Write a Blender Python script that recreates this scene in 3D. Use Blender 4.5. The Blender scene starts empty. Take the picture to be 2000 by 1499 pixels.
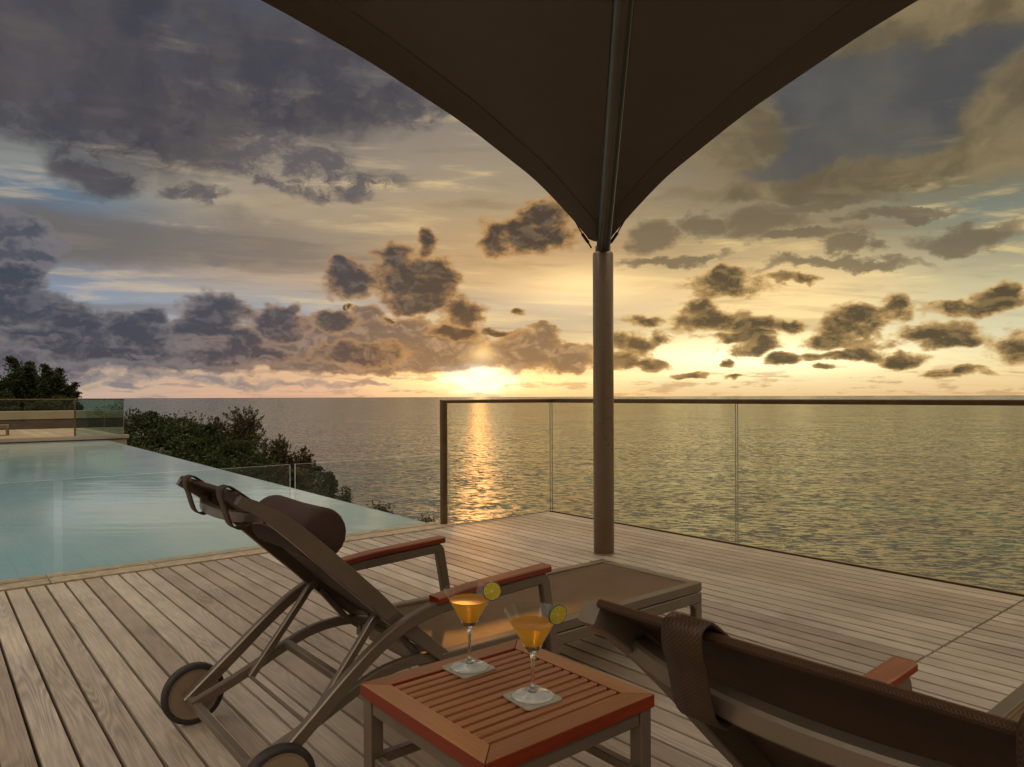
import bpy, bmesh, math, random
import numpy as np
from mathutils import Vector, Matrix

S = bpy.context.scene
COL = S.collection
rnd = random.Random(7)

# ------------------------------------------------------------------ camera
# world frame: x runs along the pool edge, y along the deck boards, origin at the glass corner of the deck
F_PX, YAW, ROLL = 1400.0, math.radians(39.52), 0.0034
CAM = Vector((-4.849, -5.267, 1.14))
RT = Vector((math.cos(YAW), -math.sin(YAW), 0))
FW = Vector((math.sin(YAW), math.cos(YAW), 0))
cd = bpy.data.cameras.new('camera')
cam = bpy.data.objects.new('camera', cd)
COL.objects.link(cam)
cam.location = CAM
m = Matrix((RT, Vector((0, 0, 1)), -FW)).transposed()
cam.rotation_euler = (m @ Matrix.Rotation(-ROLL, 3, 'Z')).to_euler()
cd.sensor_width = 36.0
cd.lens = 36.0 * F_PX / 2000.0
cd.shift_y = (775.0 - 749.5) / 2000.0
cd.clip_start = 0.05
cd.clip_end = 200000
S.camera = cam

S.view_settings.view_transform = 'Standard'
S.view_settings.look = 'None'
S.view_settings.exposure = 0.0
S.view_settings.gamma = 1.0
S.render.film_transparent = False
S.cycles.max_bounces = 10
S.cycles.transparent_max_bounces = 24
S.cycles.transmission_bounces = 8
S.cycles.glossy_bounces = 4
S.cycles.diffuse_bounces = 3
S.cycles.caustics_reflective = False
S.cycles.caustics_refractive = False
S.cycles.sample_clamp_indirect = 4.0
S.cycles.sample_clamp_direct = 1.3
S.cycles.use_denoising = True
S.cycles.use_adaptive_sampling = True
S.cycles.adaptive_threshold = 0.015
S.cycles.adaptive_min_samples = 24

def lin(r, g, b):
    def f(c):
        c /= 255.0
        return c / 12.92 if c <= 0.04045 else ((c + 0.055) / 1.055) ** 2.4
    return (f(r), f(g), f(b), 1.0)

# ------------------------------------------------------------------ node helper
class NT:
    def __init__(s, tree):
        s.t = tree
    def node(s, typ, **kw):
        n = s.t.nodes.new(typ)
        for k, v in kw.items():
            setattr(n, k, v)
        return n
    def put(s, sock, v):
        if isinstance(v, bpy.types.NodeSocket):
            s.t.links.new(v, sock)
        elif v is not None:
            if isinstance(v, (tuple, list)) and sock.type == 'VECTOR':
                v = tuple(v)[:3]
            sock.default_value = v
    def math(s, op, a, b=None, c=None, clamp=False):
        n = s.node('ShaderNodeMath', operation=op, use_clamp=clamp)
        for i, v in enumerate((a, b, c)):
            if v is not None:
                s.put(n.inputs[i], v)
        return n.outputs[0]
    def vec(s, op, a, b=None, c=None, scale=None):
        n = s.node('ShaderNodeVectorMath', operation=op)
        for i, v in enumerate((a, b, c)):
            if v is not None:
                s.put(n.inputs[i], v)
        if scale is not None:
            s.put(n.inputs['Scale'], scale)
        return n.outputs['Value'] if op in ('LENGTH', 'DOT_PRODUCT', 'DISTANCE') else n.outputs['Vector']
    def mix(s, f, a, b, blend='MIX', clamp=False):
        n = s.node('ShaderNodeMix', data_type='RGBA', blend_type=blend)
        n.clamp_result = clamp
        s.put(n.inputs['Factor'], f)
        s.put(n.inputs[6], a)
        s.put(n.inputs[7], b)
        return n.outputs[2]
    def ramp(s, f, stops, interp='LINEAR'):
        n = s.node('ShaderNodeValToRGB')
        n.color_ramp.interpolation = interp
        e = n.color_ramp.elements
        while len(e) < len(stops):
            e.new(0.5)
        for i, (p, c) in enumerate(sorted(stops, key=lambda q: q[0])):
            e[i].position = p
        for i, (p, c) in enumerate(sorted(stops, key=lambda q: q[0])):
            e[i].color = c if len(c) == 4 else (*c, 1)
        s.put(n.inputs[0], f)
        return n.outputs[0]
    def rng(s, v, a, b, c=0.0, d=1.0, smooth=True):
        n = s.node('ShaderNodeMapRange')
        n.interpolation_type = 'SMOOTHSTEP' if smooth else 'LINEAR'
        n.clamp = True
        for i, q in enumerate((v, a, b, c, d)):
            s.put(n.inputs[i], q)
        return n.outputs[0]
    def noise(s, vec, scale, detail=3, rough=0.5, dist=0.0, col=False):
        n = s.node('ShaderNodeTexNoise')
        s.put(n.inputs['Vector'], vec)
        s.put(n.inputs['Scale'], scale)
        n.inputs['Detail'].default_value = detail
        n.inputs['Roughness'].default_value = rough
        n.inputs['Distortion'].default_value = dist
        return n.outputs['Color'] if col else n.outputs[0]
    def comb(s, x, y, z):
        n = s.node('ShaderNodeCombineXYZ')
        for i, q in enumerate((x, y, z)):
            s.put(n.inputs[i], q)
        return n.outputs[0]
    def sep(s, v):
        n = s.node('ShaderNodeSeparateXYZ')
        s.put(n.inputs[0], v)
        return n.outputs
    def bump(s, h, strength=0.3, dist=0.01, normal=None):
        n = s.node('ShaderNodeBump')
        s.put(n.inputs['Height'], h)
        n.inputs['Strength'].default_value = strength
        n.inputs['Distance'].default_value = dist
        if normal is not None:
            s.put(n.inputs['Normal'], normal)
        return n.outputs[0]

# ------------------------------------------------------------------ sun
SUN_AZ = math.atan((936 - 1000) / F_PX)          # to the right of the view direction
SUN_EL = math.radians(1.9)
sd = (FW * math.cos(SUN_AZ) + RT * math.sin(SUN_AZ)) * math.cos(SUN_EL) + Vector((0, 0, math.sin(SUN_EL)))
sl = bpy.data.lights.new('sun', 'SUN')
sl.energy = 0.3
sl.angle = math.radians(1.0)
sl.color = (1.0, 0.40, 0.09)
so = bpy.data.objects.new('sun', sl)
COL.objects.link(so)
so.rotation_euler = sd.to_track_quat('Z', 'Y').to_euler()

# ------------------------------------------------------------------ world: evening sky with cloud banks
W = bpy.data.worlds.new('World')
S.world = W
W.use_nodes = True
W.node_tree.nodes.clear()
w = NT(W.node_tree)

def azel(x, y):
    tx = (x - 1000) / F_PX
    return math.atan(tx), math.atan((775 - y) / F_PX / math.sqrt(1 + tx * tx))

tc = w.node('ShaderNodeTexCoord').outputs['Generated']
d = w.vec('NORMALIZE', tc)
dX = w.vec('DOT_PRODUCT', d, tuple(RT))
dY = w.vec('DOT_PRODUCT', d, tuple(FW))
dZ = w.sep(d)[2]
az = w.math('ARCTAN2', dX, dY)
el = w.math('ARCSINE', dZ)
P0 = w.comb(az, el, 0.0)

# clear-sky colour: five elevation ramps blended round the horizon
EL_TOP = 0.62
def col_ramp(x, rows):
    st = []
    for y, c in rows:
        e = azel(x, y)[1] if y >= 0 else math.radians(-y)
        st.append((max(0.0, min(1.0, e / EL_TOP)), lin(*c)))
    return st
elN = w.math('DIVIDE', w.math('MAXIMUM', el, 0.0), EL_TOP)
RAMPS = [
    (60, [(775, (196, 172, 156)), (725, (186, 168, 152)), (650, (150, 150, 158)), (600, (148, 158, 172)), (550, (132, 146, 166)),
          (480, (118, 114, 112)), (430, (104, 108, 118)), (380, (98, 120, 138)), (320, (140, 142, 138)), (240, (112, 114, 116)),
          (150, (88, 88, 96)), (60, (78, 78, 88)), (-34, (84, 86, 98))]),
    (560, [(775, (222, 178, 150)), (725, (222, 182, 146)), (650, (176, 164, 154)), (600, (160, 164, 168)), (555, (186, 164, 142)),
           (500, (164, 146, 126)), (440, (166, 148, 124)), (380, (176, 158, 132)), (300, (146, 136, 124)), (230, (124, 112, 106)),
           (150, (96, 96, 104)), (60, (84, 86, 96)), (-34, (84, 86, 96))]),
    (1000, [(775, (246, 200, 140)), (745, (255, 226, 160)), (700, (236, 196, 130)), (640, (204, 184, 150)), (600, (200, 180, 152)),
            (560, (212, 178, 132)), (500, (206, 168, 118)), (430, (184, 158, 120)), (370, (170, 152, 124)), (280, (150, 138, 122)), (-34, (100, 98, 98))]),
    (1500, [(775, (244, 206, 148)), (735, (255, 236, 182)), (690, (255, 244, 200)), (630, (244, 214, 150)), (570, (238, 202, 140)),
            (520, (206, 178, 128)), (460, (164, 146, 110)), (400, (148, 134, 106)), (330, (128, 116, 94)), (250, (100, 98, 92)),
            (160, (96, 96, 96)), (90, (108, 98, 80)), (-34, (90, 88, 84))]),
    (1950, [(775, (240, 200, 146)), (720, (250, 226, 168)), (660, (222, 214, 178)), (600, (208, 198, 156)), (540, (186, 178, 142)),
            (470, (152, 148, 122)), (400, (128, 132, 118)), (340, (122, 114, 88)), (270, (96, 94, 82)), (190, (80, 84, 88)),
            (130, (78, 82, 88)), (50, (98, 88, 66)), (-34, (88, 84, 76))]),
]
# soft wobble so the bands are not ruled lines
wob = w.noise(w.vec('MULTIPLY', P0, (3.0, 9.0, 1)), 1.0, 3, 0.55)
elW = w.math('ADD', elN, w.math('MULTIPLY', w.math('SUBTRACT', wob, 0.5), w.math('MULTIPLY', elN, 0.35)))
base = None
pa = None
for x, rows in RAMPS:
    c = w.ramp(elW, col_ramp(x, rows))
    a = azel(x, 775)[0]
    if base is None:
        base = c
    else:
        base = w.mix(w.rng(az, pa, a), base, c)
    pa = a

# high thin streaks (perspective layer)
zz = w.math('ADD', w.math('MAXIMUM', dZ, 0.0), 0.055)
pl = w.comb(w.math('DIVIDE', dX, zz), w.math('DIVIDE', dY, zz), 0.0)
plr = w.node('ShaderNodeVectorRotate', rotation_type='Z_AXIS')
w.put(plr.inputs['Vector'], pl)
plr.inputs['Angle'].default_value = math.radians(-14)
pl = plr.outputs[0]
st1 = w.noise(w.vec('MULTIPLY', pl, (0.42, 1.35, 1)), 1.0, 7, 0.62, 0.5)
st2 = w.noise(w.vec('MULTIPLY_ADD', P0, (5.0, 42.0, 1), (3.1, 7.7, 0)), 1.0, 5, 0.6, 0.35)
st = w.math('ADD', w.math('MULTIPLY', st1, 0.55), w.math('MULTIPLY', st2, 0.45))
stF = w.rng(st, 0.38, 0.62, 0.0, 1.0)
warmth = w.rng(az, -0.75, 0.15, 0.0, 1.0)
hiE = w.rng(el, 0.02, 0.12, 0.35, 1.0)
hiE = w.math('MULTIPLY', hiE, w.rng(el, 0.28, 0.42, 1.0, 0.45))
light_c = w.mix(warmth, lin(206, 186, 164), lin(255, 220, 150))
dark_c = w.mix(warmth, lin(104, 102, 106), lin(140, 118, 88))
fL = w.math('MULTIPLY', w.rng(st, 0.51, 0.62), w.math('MULTIPLY', hiE, 0.55))
fD = w.math('MULTIPLY', w.rng(st, 0.5, 0.36), w.math('MULTIPLY', hiE, 0.55))
base = w.mix(fL, base, light_c)
base = w.mix(fD, base, dark_c)

# glow round the hidden sun and two bright openings
def gauss(x, y, rx, ry, amp):
    a, e = azel(x, y)
    q = w.vec('MULTIPLY_ADD', P0, (F_PX / rx, F_PX / ry, 0), (-a * F_PX / rx, -e * F_PX / ry, 0))
    return w.math('MULTIPLY', w.math('EXPONENT', w.math('MULTIPLY', w.vec('DOT_PRODUCT', q, q), -1.0)), amp)
def add_glow(b, g, c):
    return w.mix(1.0, b, w.vec('SCALE', c, scale=g), 'ADD')
base = add_glow(base, gauss(1130, 560, 120, 38, 0.55), (1.0, 0.72, 0.32))
base = add_glow(base, gauss(1440, 700, 300, 34, 0.7), (1.0, 0.82, 0.42))
base = add_glow(base, gauss(1560, 590, 260, 60, 0.25), (1.0, 0.78, 0.4))
base = add_glow(base, gauss(938, 742, 190, 34, 0.6), (1.0, 0.66, 0.22))

# soft upper cloud masses
def warp(scale, amp, detail, rough=0.6, off=(0, 0, 0), ys=1.5):
    n = w.noise(w.vec('MULTIPLY_ADD', P0, (1, ys, 1), off), scale, detail, rough, 0.0, True)
    q = w.vec('SUBTRACT', n, (0.5, 0.5, 0.5))
    return w.vec('MULTIPLY', q, (amp, amp * 0.75, 0))
def blobs(P, lst, k=0.25):
    mm = None
    for x, y, rx, ry in lst:
        a, e = azel(x, y)
        sx, sy = F_PX / rx, F_PX / ry
        q = w.vec('MULTIPLY_ADD', P, (sx, sy, 0), (-a * sx, -e * sy, 0))
        q = w.vec('DOT_PRODUCT', q, q)
        mm = q if mm is None else w.math('SMOOTH_MIN', mm, q, k)
    return w.math('SUBTRACT', 1.0, mm)
Ps = w.vec('ADD', P0, warp(8.0, 0.10, 5, 0.62))
Ps = w.vec('ADD', Ps, warp(34.0, 0.014, 3, 0.6, (5, 2, 0)))
upL = blobs(Ps, [(120, 60, 460, 120), (320, 180, 150, 140), (212, 302, 80, 60), (560, 150, 260, 90), (40, 190, 130, 50)])
upL2 = blobs(Ps, [(430, 270, 150, 60), (560, 300, 130, 34), (620, 345, 170, 24), (380, 385, 60, 14), (740, 210, 120, 30), (520, 215, 140, 36)])
pt = w.noise(w.vec('MULTIPLY', Ps, (1, 1.8, 1)), 26.0, 5, 0.62)
base = w.mix(w.math('MULTIPLY', w.rng(upL2, -0.8, 0.5, 0.0, 0.95), w.rng(pt, 0.36, 0.58)), base, lin(98, 92, 94))
brk = w.rng(w.noise(w.vec('MULTIPLY', Ps, (1, 1.5, 1)), 13.0, 6, 0.62), 0.36, 0.52, 0.55, 1.0)
base = w.mix(w.math('MULTIPLY', w.rng(upL, -0.5, 0.5, 0.0, 0.9), brk), base, w.mix(w.rng(w.noise(Ps, 11, 4), 0.36, 0.72), lin(64, 64, 74), lin(92, 86, 86)))
up2 = blobs(Ps, [(40, 450, 260, 44), (430, 470, 330, 26), (620, 445, 180, 22)])
base = w.mix(w.math('MULTIPLY', w.rng(up2, -0.7, 0.6, 0.0, 0.8), w.rng(az, -0.2, -0.55, 0.2, 1.0)), base, lin(108, 104, 102))
upR = blobs(Ps, [(1690, 200, 210, 110), (1880, 160, 150, 70), (1560, 300, 130, 60)])
base = w.mix(w.rng(upR, -0.6, 0.6, 0.0, 0.88), base, w.mix(w.rng(w.noise(Ps, 7, 4), 0.36, 0.66), lin(80, 80, 80), lin(98, 95, 88)))
tanR = blobs(Ps, [(1985, 250, 80, 75), (2050, 180, 90, 70), (1930, 300, 70, 30), (1430, 250, 90, 70), (1850, 30, 260, 34), (1600, 70, 140, 34), (1700, 350, 330, 24)])
base = w.mix(w.rng(tanR, -0.5, 0.5, 0.0, 0.85), base, w.mix(w.rng(w.noise(Ps, 14, 5), 0.36, 0.68), lin(104, 92, 68), lin(146, 128, 94)))
Pg = w.vec('ADD', Ps, w.vec('MULTIPLY', warp(30.0, 0.05, 4, 0.6, (2, 8, 0)), (1.6, 0.7, 0)))
grR = blobs(Pg, [(1275, 455, 46, 28), (1370, 445, 44, 18), (1485, 440, 76, 26), (1660, 487, 34, 16), (1600, 400, 110, 14), (1880, 455, 80, 16), (1640, 522, 140, 11), (1310, 505, 90, 9), (1560, 470, 90, 12), (1760, 420, 90, 9)])
base = w.mix(w.rng(grR, -0.7, 0.7, 0.0, 0.8), base, lin(112, 98, 76))

# sunlit rims and cumulus
Pc = w.vec('ADD', P0, warp(17.0, 0.055, 3, 0.5, (1, 4, 0)))
Pc = w.vec('ADD', Pc, warp(52.0, 0.010, 5, 0.6, (3, 1, 0)))
CUMB = [(-60, 660, 160, 56), (100, 672, 150, 44), (270, 672, 120, 46), (430, 672, 130, 46), (590, 672, 110, 44), (740, 668, 100, 46), (860, 676, 90, 44), (1030, 690, 80, 40), (1120, 700, 60, 26), (930, 706, 120, 14), (700, 706, 300, 16),
        (400, 704, 120, 12), (1060, 655, 32, 18), (30, 480, 60, 50), (610, 640, 40, 20), (720, 620, 30, 20), (800, 640, 40, 26)]
CUMF = [(-60, 590, 90, 36), (50, 600, 68, 30), (150, 632, 56, 36), (100, 665, 110, 24), (275, 650, 66, 34), (300, 615, 30, 18), (425, 608, 60, 34), (400, 640, 60, 20), (250, 690, 110, 18), (460, 690, 110, 22), (480, 660, 50, 20),
       (552, 632, 54, 30), (572, 604, 16, 16), (655, 628, 36, 26), (700, 690, 100, 20), (20, 540, 46, 26),
       (690, 545, 50, 36), (676, 516, 24, 20), (805, 555, 78, 54), (833, 470, 24, 34), (770, 510, 40, 30), (862, 540, 36, 34), (820, 594, 60, 18), (905, 612, 48, 26), (880, 650, 50, 12), (965, 648, 34, 8),
       (1042, 460, 92, 36), (1062, 425, 50, 28), (975, 470, 40, 24), (760, 628, 10, 8), (680, 598, 10, 8)]
CUM2 = [(1410, 560, 88, 24), (1428, 540, 42, 18), (1545, 548, 60, 8), (1392, 628, 80, 28), (1365, 606, 38, 24), (1470, 640, 66, 18), (1545, 640, 20, 12),
        (1655, 640, 58, 34), (1640, 672, 84, 20), (1700, 618, 46, 16), (1748, 603, 26, 22), (1905, 600, 72, 18), (1945, 578, 34, 22), (1960, 560, 16, 16),
        (1830, 648, 72, 20), (1870, 668, 70, 16), (1990, 680, 46, 28), (1262, 625, 42, 12), (1235, 668, 60, 22), (1215, 700, 60, 26), (1295, 655, 22, 20), (1250, 712, 70, 10), (1480, 680, 66, 16),
        (1440, 662, 80, 10), (1640, 700, 80, 10), (1690, 690, 34, 18), (1760, 702, 40, 14), (1880, 728, 58, 8), (1530, 706, 34, 12), (1420, 710, 20, 10), (1350, 728, 26, 8), (1440, 733, 30, 5), (1610, 726, 20, 7), (1012, 612, 18, 8), (690, 598, 10, 8)]
bil = w.node('ShaderNodeTexVoronoi', feature='SMOOTH_F1')
w.put(bil.inputs['Vector'], w.vec('MULTIPLY', Pc, (1, 1.25, 1)))
bil.inputs['Scale'].default_value = 34.0
bil.inputs['Detail'].default_value = 2.0
bil.inputs['Smoothness'].default_value = 0.6
puff = w.math('SUBTRACT', 0.55, bil.outputs['Distance'])
edge_n = w.math('SUBTRACT', w.noise(w.vec('MULTIPLY', P0, (1, 1.55, 1)), 26.0, 8, 0.64), 0.5)
Pr = w.vec('MULTIPLY', Pc, (1, 1.35, 1))
r1 = w.noise(Pr, 38.0, 4, 0.58)
r2 = w.noise(w.vec('ADD', Pr, (0.003, 0.0085, 0)), 38.0, 4, 0.58)
relief = w.math('MULTIPLY', w.math('SUBTRACT', r1, r2), 1.7)
shade_n = w.math('ADD', relief, w.math('MULTIPLY_ADD', puff, 0.2, w.noise(w.vec('MULTIPLY', P0, (1, 2.4, 1)), 15.0, 4, 0.55)))
def cumulus(bg, lst, dark, lit, rim, bias=0.2, k=0.25):
    dn = blobs(Pc, lst, k)
    dn = w.math('ADD', dn, w.math('MULTIPLY_ADD', puff, 0.5, bias))
    dn = w.math('ADD', dn, w.math('MULTIPLY', edge_n, 3.0))
    core = w.rng(dn, -0.05, 1.0)
    c = w.mix(w.rng(shade_n, 0.36, 0.76), dark, lit)
    c = w.mix(w.math('SUBTRACT', 1.0, core), c, rim)
    return w.mix(w.rng(dn, -0.35, 0.45, 0.0, 0.98), bg, c), dn
hz = w.rng(el, 0.015, 0.1)
darkL = w.mix(w.rng(az, -0.45, 0.0), lin(64, 70, 84), lin(70, 60, 52))
litL = w.mix(w.rng(az, -0.45, -0.05), lin(92, 93, 104), lin(106, 90, 72))
litL = w.mix(w.math('MULTIPLY', w.math('SUBTRACT', 1.0, hz), 0.5), litL, w.mix(w.rng(az, -0.5, -0.05), lin(150, 128, 122), lin(196, 146, 96)))
rimL = w.mix(w.rng(az, -0.5, -0.08), lin(122, 118, 122), lin(186, 140, 88))
backD = w.mix(w.rng(az, -0.5, 0.0), lin(80, 83, 95), lin(126, 104, 82))
backL = w.mix(w.rng(az, -0.5, 0.0), lin(112, 110, 118), lin(176, 142, 106))
LOWB = [(150, 738, 90, 12), (300, 730, 90, 14), (440, 742, 120, 12), (60, 722, 90, 16), (580, 748, 80, 8), (240, 752, 60, 7), (700, 742, 60, 6)]
base, _ = cumulus(base, LOWB, w.mix(w.rng(az, -0.5, 0.0), lin(134, 128, 132), lin(190, 150, 118)), w.mix(w.rng(az, -0.5, 0.0), lin(172, 156, 146), lin(220, 178, 134)), lin(196, 172, 148), 0.1)
base, _ = cumulus(base, CUMB, backD, backL, rimL, 0.42)
base, _ = cumulus(base, CUMF, darkL, litL, rimL, 0.36)
base, dn2 = cumulus(base, CUM2, lin(84, 72, 52), lin(132, 108, 72), lin(206, 166, 104), 0.14)
# strings of tiny clouds just over the sea
ln = w.noise(w.vec('MULTIPLY_ADD', P0, (16, 95, 1), (9, 0, 0)), 1.0, 5, 0.62)
lf = w.math('MULTIPLY', w.rng(ln, 0.52, 0.62), w.rng(el, 0.05, 0.022, 0.0, 0.62))
base = w.mix(lf, base, w.mix(w.rng(az, -0.5, 0.1), lin(150, 134, 130), lin(196, 156, 108)))
# the sun itself burning through the gap
core = gauss(938, 742, 52, 20, 2.6)
cn = w.rng(w.noise(w.vec('MULTIPLY', P0, (30, 70, 1)), 1.0, 4, 0.6), 0.36, 0.62, 0.25, 1.0)
base = add_glow(base, w.math('MULTIPLY', core, cn), (1.0, 0.94, 0.78))
base = add_glow(base, gauss(942, 692, 26, 16, 0.7), (1.0, 0.68, 0.28))
base = add_glow(base, gauss(940, 735, 380, 110, 0.06), (1.0, 0.5, 0.16))

# rest of the dome: unseen sky behind and overhead, made extra bright as fill for the deck
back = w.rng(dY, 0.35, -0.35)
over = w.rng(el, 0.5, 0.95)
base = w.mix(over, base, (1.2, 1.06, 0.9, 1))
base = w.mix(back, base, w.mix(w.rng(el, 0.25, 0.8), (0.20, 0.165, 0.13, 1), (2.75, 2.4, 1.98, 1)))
below = w.rng(el, 0.0, -0.03)
base = w.mix(below, base, (0.10, 0.10, 0.10, 1))

sky = w.node('ShaderNodeTexSky', sky_type='NISHITA')
sky.sun_disc = False
sky.sun_elevation = SUN_EL
sky.sun_rotation = math.atan2(sd.x, sd.y)
bg1 = w.node('ShaderNodeBackground')
w.put(bg1.inputs['Color'], sky.outputs[0])
bg1.inputs['Strength'].default_value = 0.05
bg2 = w.node('ShaderNodeBackground')
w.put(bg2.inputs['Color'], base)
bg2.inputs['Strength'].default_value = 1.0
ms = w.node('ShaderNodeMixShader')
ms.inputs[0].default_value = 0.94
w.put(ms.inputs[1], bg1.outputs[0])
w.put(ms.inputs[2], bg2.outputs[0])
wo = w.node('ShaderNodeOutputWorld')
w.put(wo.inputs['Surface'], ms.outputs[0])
W.cycles.sampling_method = 'MANUAL'
W.cycles.sample_map_resolution = 512

# ------------------------------------------------------------------ materials
def mat(name):
    mt = bpy.data.materials.new(name)
    mt.use_nodes = True
    mt.node_tree.nodes.clear()
    n = NT(mt.node_tree)
    out = n.node('ShaderNodeOutputMaterial')
    return mt, n, out
def pbsdf(n, **kw):
    p = n.node('ShaderNodeBsdfPrincipled')
    for k, v in kw.items():
        n.put(p.inputs[k.replace('_', ' ')], v)
    return p
def simple(name, color, rough=0.5, metallic=0.0, var=0.12, scale=6.0, bump=0.0, bscale=200, spec=0.5, coat=0.0):
    mt, n, out = mat(name)
    o = n.node('ShaderNodeTexCoord').outputs['Object']
    v = n.noise(o, scale, 4, 0.6)
    c = n.mix(n.rng(v, 0.3, 0.7), tuple(x * (1 - var) for x in color[:3]) + (1,), tuple(min(1, x * (1 + var)) for x in color[:3]) + (1,))
    r = n.math('MULTIPLY_ADD', n.noise(o, scale * 5, 3), 0.18, rough - 0.09)
    p = pbsdf(n, Base_Color=c, Roughness=r, Metallic=metallic, Coat_Weight=coat)
    p.inputs['Specular IOR Level'].default_value = spec
    if bump:
        n.put(p.inputs['Normal'], n.bump(n.noise(o, bscale, 3), bump, 0.002))
    n.put(out.inputs[0], p.outputs[0])
    return mt

def wood(name, tints, along=1, freq=70.0, rough=0.5, contrast=0.28, spec=0.5, stains=0.2, bumpk=0.35):
    mt, n, out = mat(name)
    o = n.node('ShaderNodeTexCoord').outputs['Object']
    r = n.node('ShaderNodeNewGeometry').outputs['Random Per Island']
    off = n.vec('SCALE', (37.1, 91.7, 13.3), scale=r)
    v = n.vec('ADD', o, off)
    sc = [11.0, 11.0, 11.0]
    sc[along] = 0.6
    n1 = n.noise(n.vec('MULTIPLY', v, tuple(sc)), 1.0, 1.2, 0.4, 0.12)
    g = n.math('SINE', n.math('MULTIPLY', n1, freq))
    g = n.math('MULTIPLY_ADD', g, 0.5, 0.5)
    sf = [150.0, 150.0, 150.0]
    sf[along] = 5.0
    fi = n.noise(n.vec('MULTIPLY', v, tuple(sf)), 1.0, 4, 0.6)
    k = len(tints)
    c = n.ramp(r, [(i / k, t) for i, t in enumerate(tints)], 'LINEAR')
    amt = n.math('MULTIPLY', g, n.rng(n.noise(n.vec('MULTIPLY', v, (3, 1.2, 3)), 1.0, 2), 0.4, 0.68, 0.12, 1.0))
    mul = n.math('MULTIPLY_ADD', amt, -contrast, 1.0 + contrast * 0.4)
    mul = n.math('MULTIPLY', mul, n.math('MULTIPLY_ADD', fi, 1.1, 0.45))
    stn = n.noise(o, 1.7, 4, 0.6)
    mul = n.math('MULTIPLY', mul, n.rng(stn, 0.32, 0.66, 1.0 - stains, 1.0 + stains * 0.5))
    c = n.vec('SCALE', c, scale=mul)
    rr = n.math('MULTIPLY_ADD', fi, 0.3, rough - 0.15)
    p = pbsdf(n, Base_Color=c, Roughness=rr)
    p.inputs['Specular IOR Level'].default_value = spec
    h = n.math('ADD', n.math('MULTIPLY', fi, 0.7), n.math('MULTIPLY', g, 0.25))
    n.put(p.inputs['Normal'], n.bump(h, bumpk, 0.0015))
    n.put(out.inputs[0], p.outputs[0])
    return mt

M = {}
M['deck'] = wood('weathered_deck', [(0.265, 0.212, 0.158), (0.325, 0.265, 0.20), (0.23, 0.18, 0.132), (0.305, 0.245, 0.18), (0.35, 0.29, 0.222), (0.25, 0.193, 0.14)], 1, 150.0, 0.47, 0.40, 0.45, 0.16)
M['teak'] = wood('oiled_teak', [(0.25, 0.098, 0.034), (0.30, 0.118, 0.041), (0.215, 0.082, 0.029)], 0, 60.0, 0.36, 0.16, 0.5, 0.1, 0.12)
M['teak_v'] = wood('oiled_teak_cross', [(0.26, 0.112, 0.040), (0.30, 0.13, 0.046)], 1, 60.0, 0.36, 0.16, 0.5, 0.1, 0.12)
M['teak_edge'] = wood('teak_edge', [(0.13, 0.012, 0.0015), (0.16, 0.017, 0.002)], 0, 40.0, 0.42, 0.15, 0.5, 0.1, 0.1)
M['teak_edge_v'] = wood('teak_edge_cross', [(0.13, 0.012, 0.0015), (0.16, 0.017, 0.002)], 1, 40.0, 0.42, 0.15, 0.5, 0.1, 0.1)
M['under'] = simple('deck_substructure', (0.012, 0.009, 0.007, 1), 0.9)
M['frame'] = simple('taupe_metal', (0.165, 0.125, 0.088, 1), 0.32, 0.45, 0.06, 9, spec=0.6)
M['bronze'] = simple('bronze_metal', (0.13, 0.075, 0.035, 1), 0.33, 0.7, 0.15, 12)
M['pole'] = simple('painted_pole', (0.20, 0.135, 0.08, 1), 0.3, 0.0, 0.05, 3, spec=0.5, coat=0.2)
M['mast'] = simple('dark_mast', (0.10, 0.085, 0.07, 1), 0.22, 0.75, 0.1, 3)
M['rubber'] = simple('rubber', (0.028, 0.022, 0.018, 1), 0.7, 0, 0.3, 30)
M['hub'] = simple('wheel_disc', (0.24, 0.17, 0.105, 1), 0.5, 0, 0.1, 12)
M['rope'] = simple('cable_steel', (0.05, 0.035, 0.025, 1), 0.5, 0.6)
M['leather'] = simple('strap_leather', (0.25, 0.10, 0.035, 1), 0.6, 0, 0.2, 30, 0.2, 300)

def stone():
    mt, n, out = mat('beige_stone')
    o = n.node('ShaderNodeTexCoord').outputs['Object']
    r = n.node('ShaderNodeNewGeometry').outputs['Random Per Island']
    a = n.noise(o, 14, 6, 0.65)
    c = n.mix(n.rng(a, 0.3, 0.7), (0.25, 0.185, 0.11, 1), (0.40, 0.31, 0.195, 1))
    c = n.vec('SCALE', c, scale=n.math('MULTIPLY_ADD', r, 0.22, 0.88))
    st = n.noise(o, 60, 3, 0.7)
    c = n.vec('SCALE', c, scale=n.rng(st, 0.3, 0.7, 0.86, 1.08))
    p = pbsdf(n, Base_Color=c, Roughness=0.55)
    n.put(p.inputs['Normal'], n.bump(a, 0.15, 0.003))
    n.put(out.inputs[0], p.outputs[0])
    return mt
M['stone'] = stone()

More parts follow.
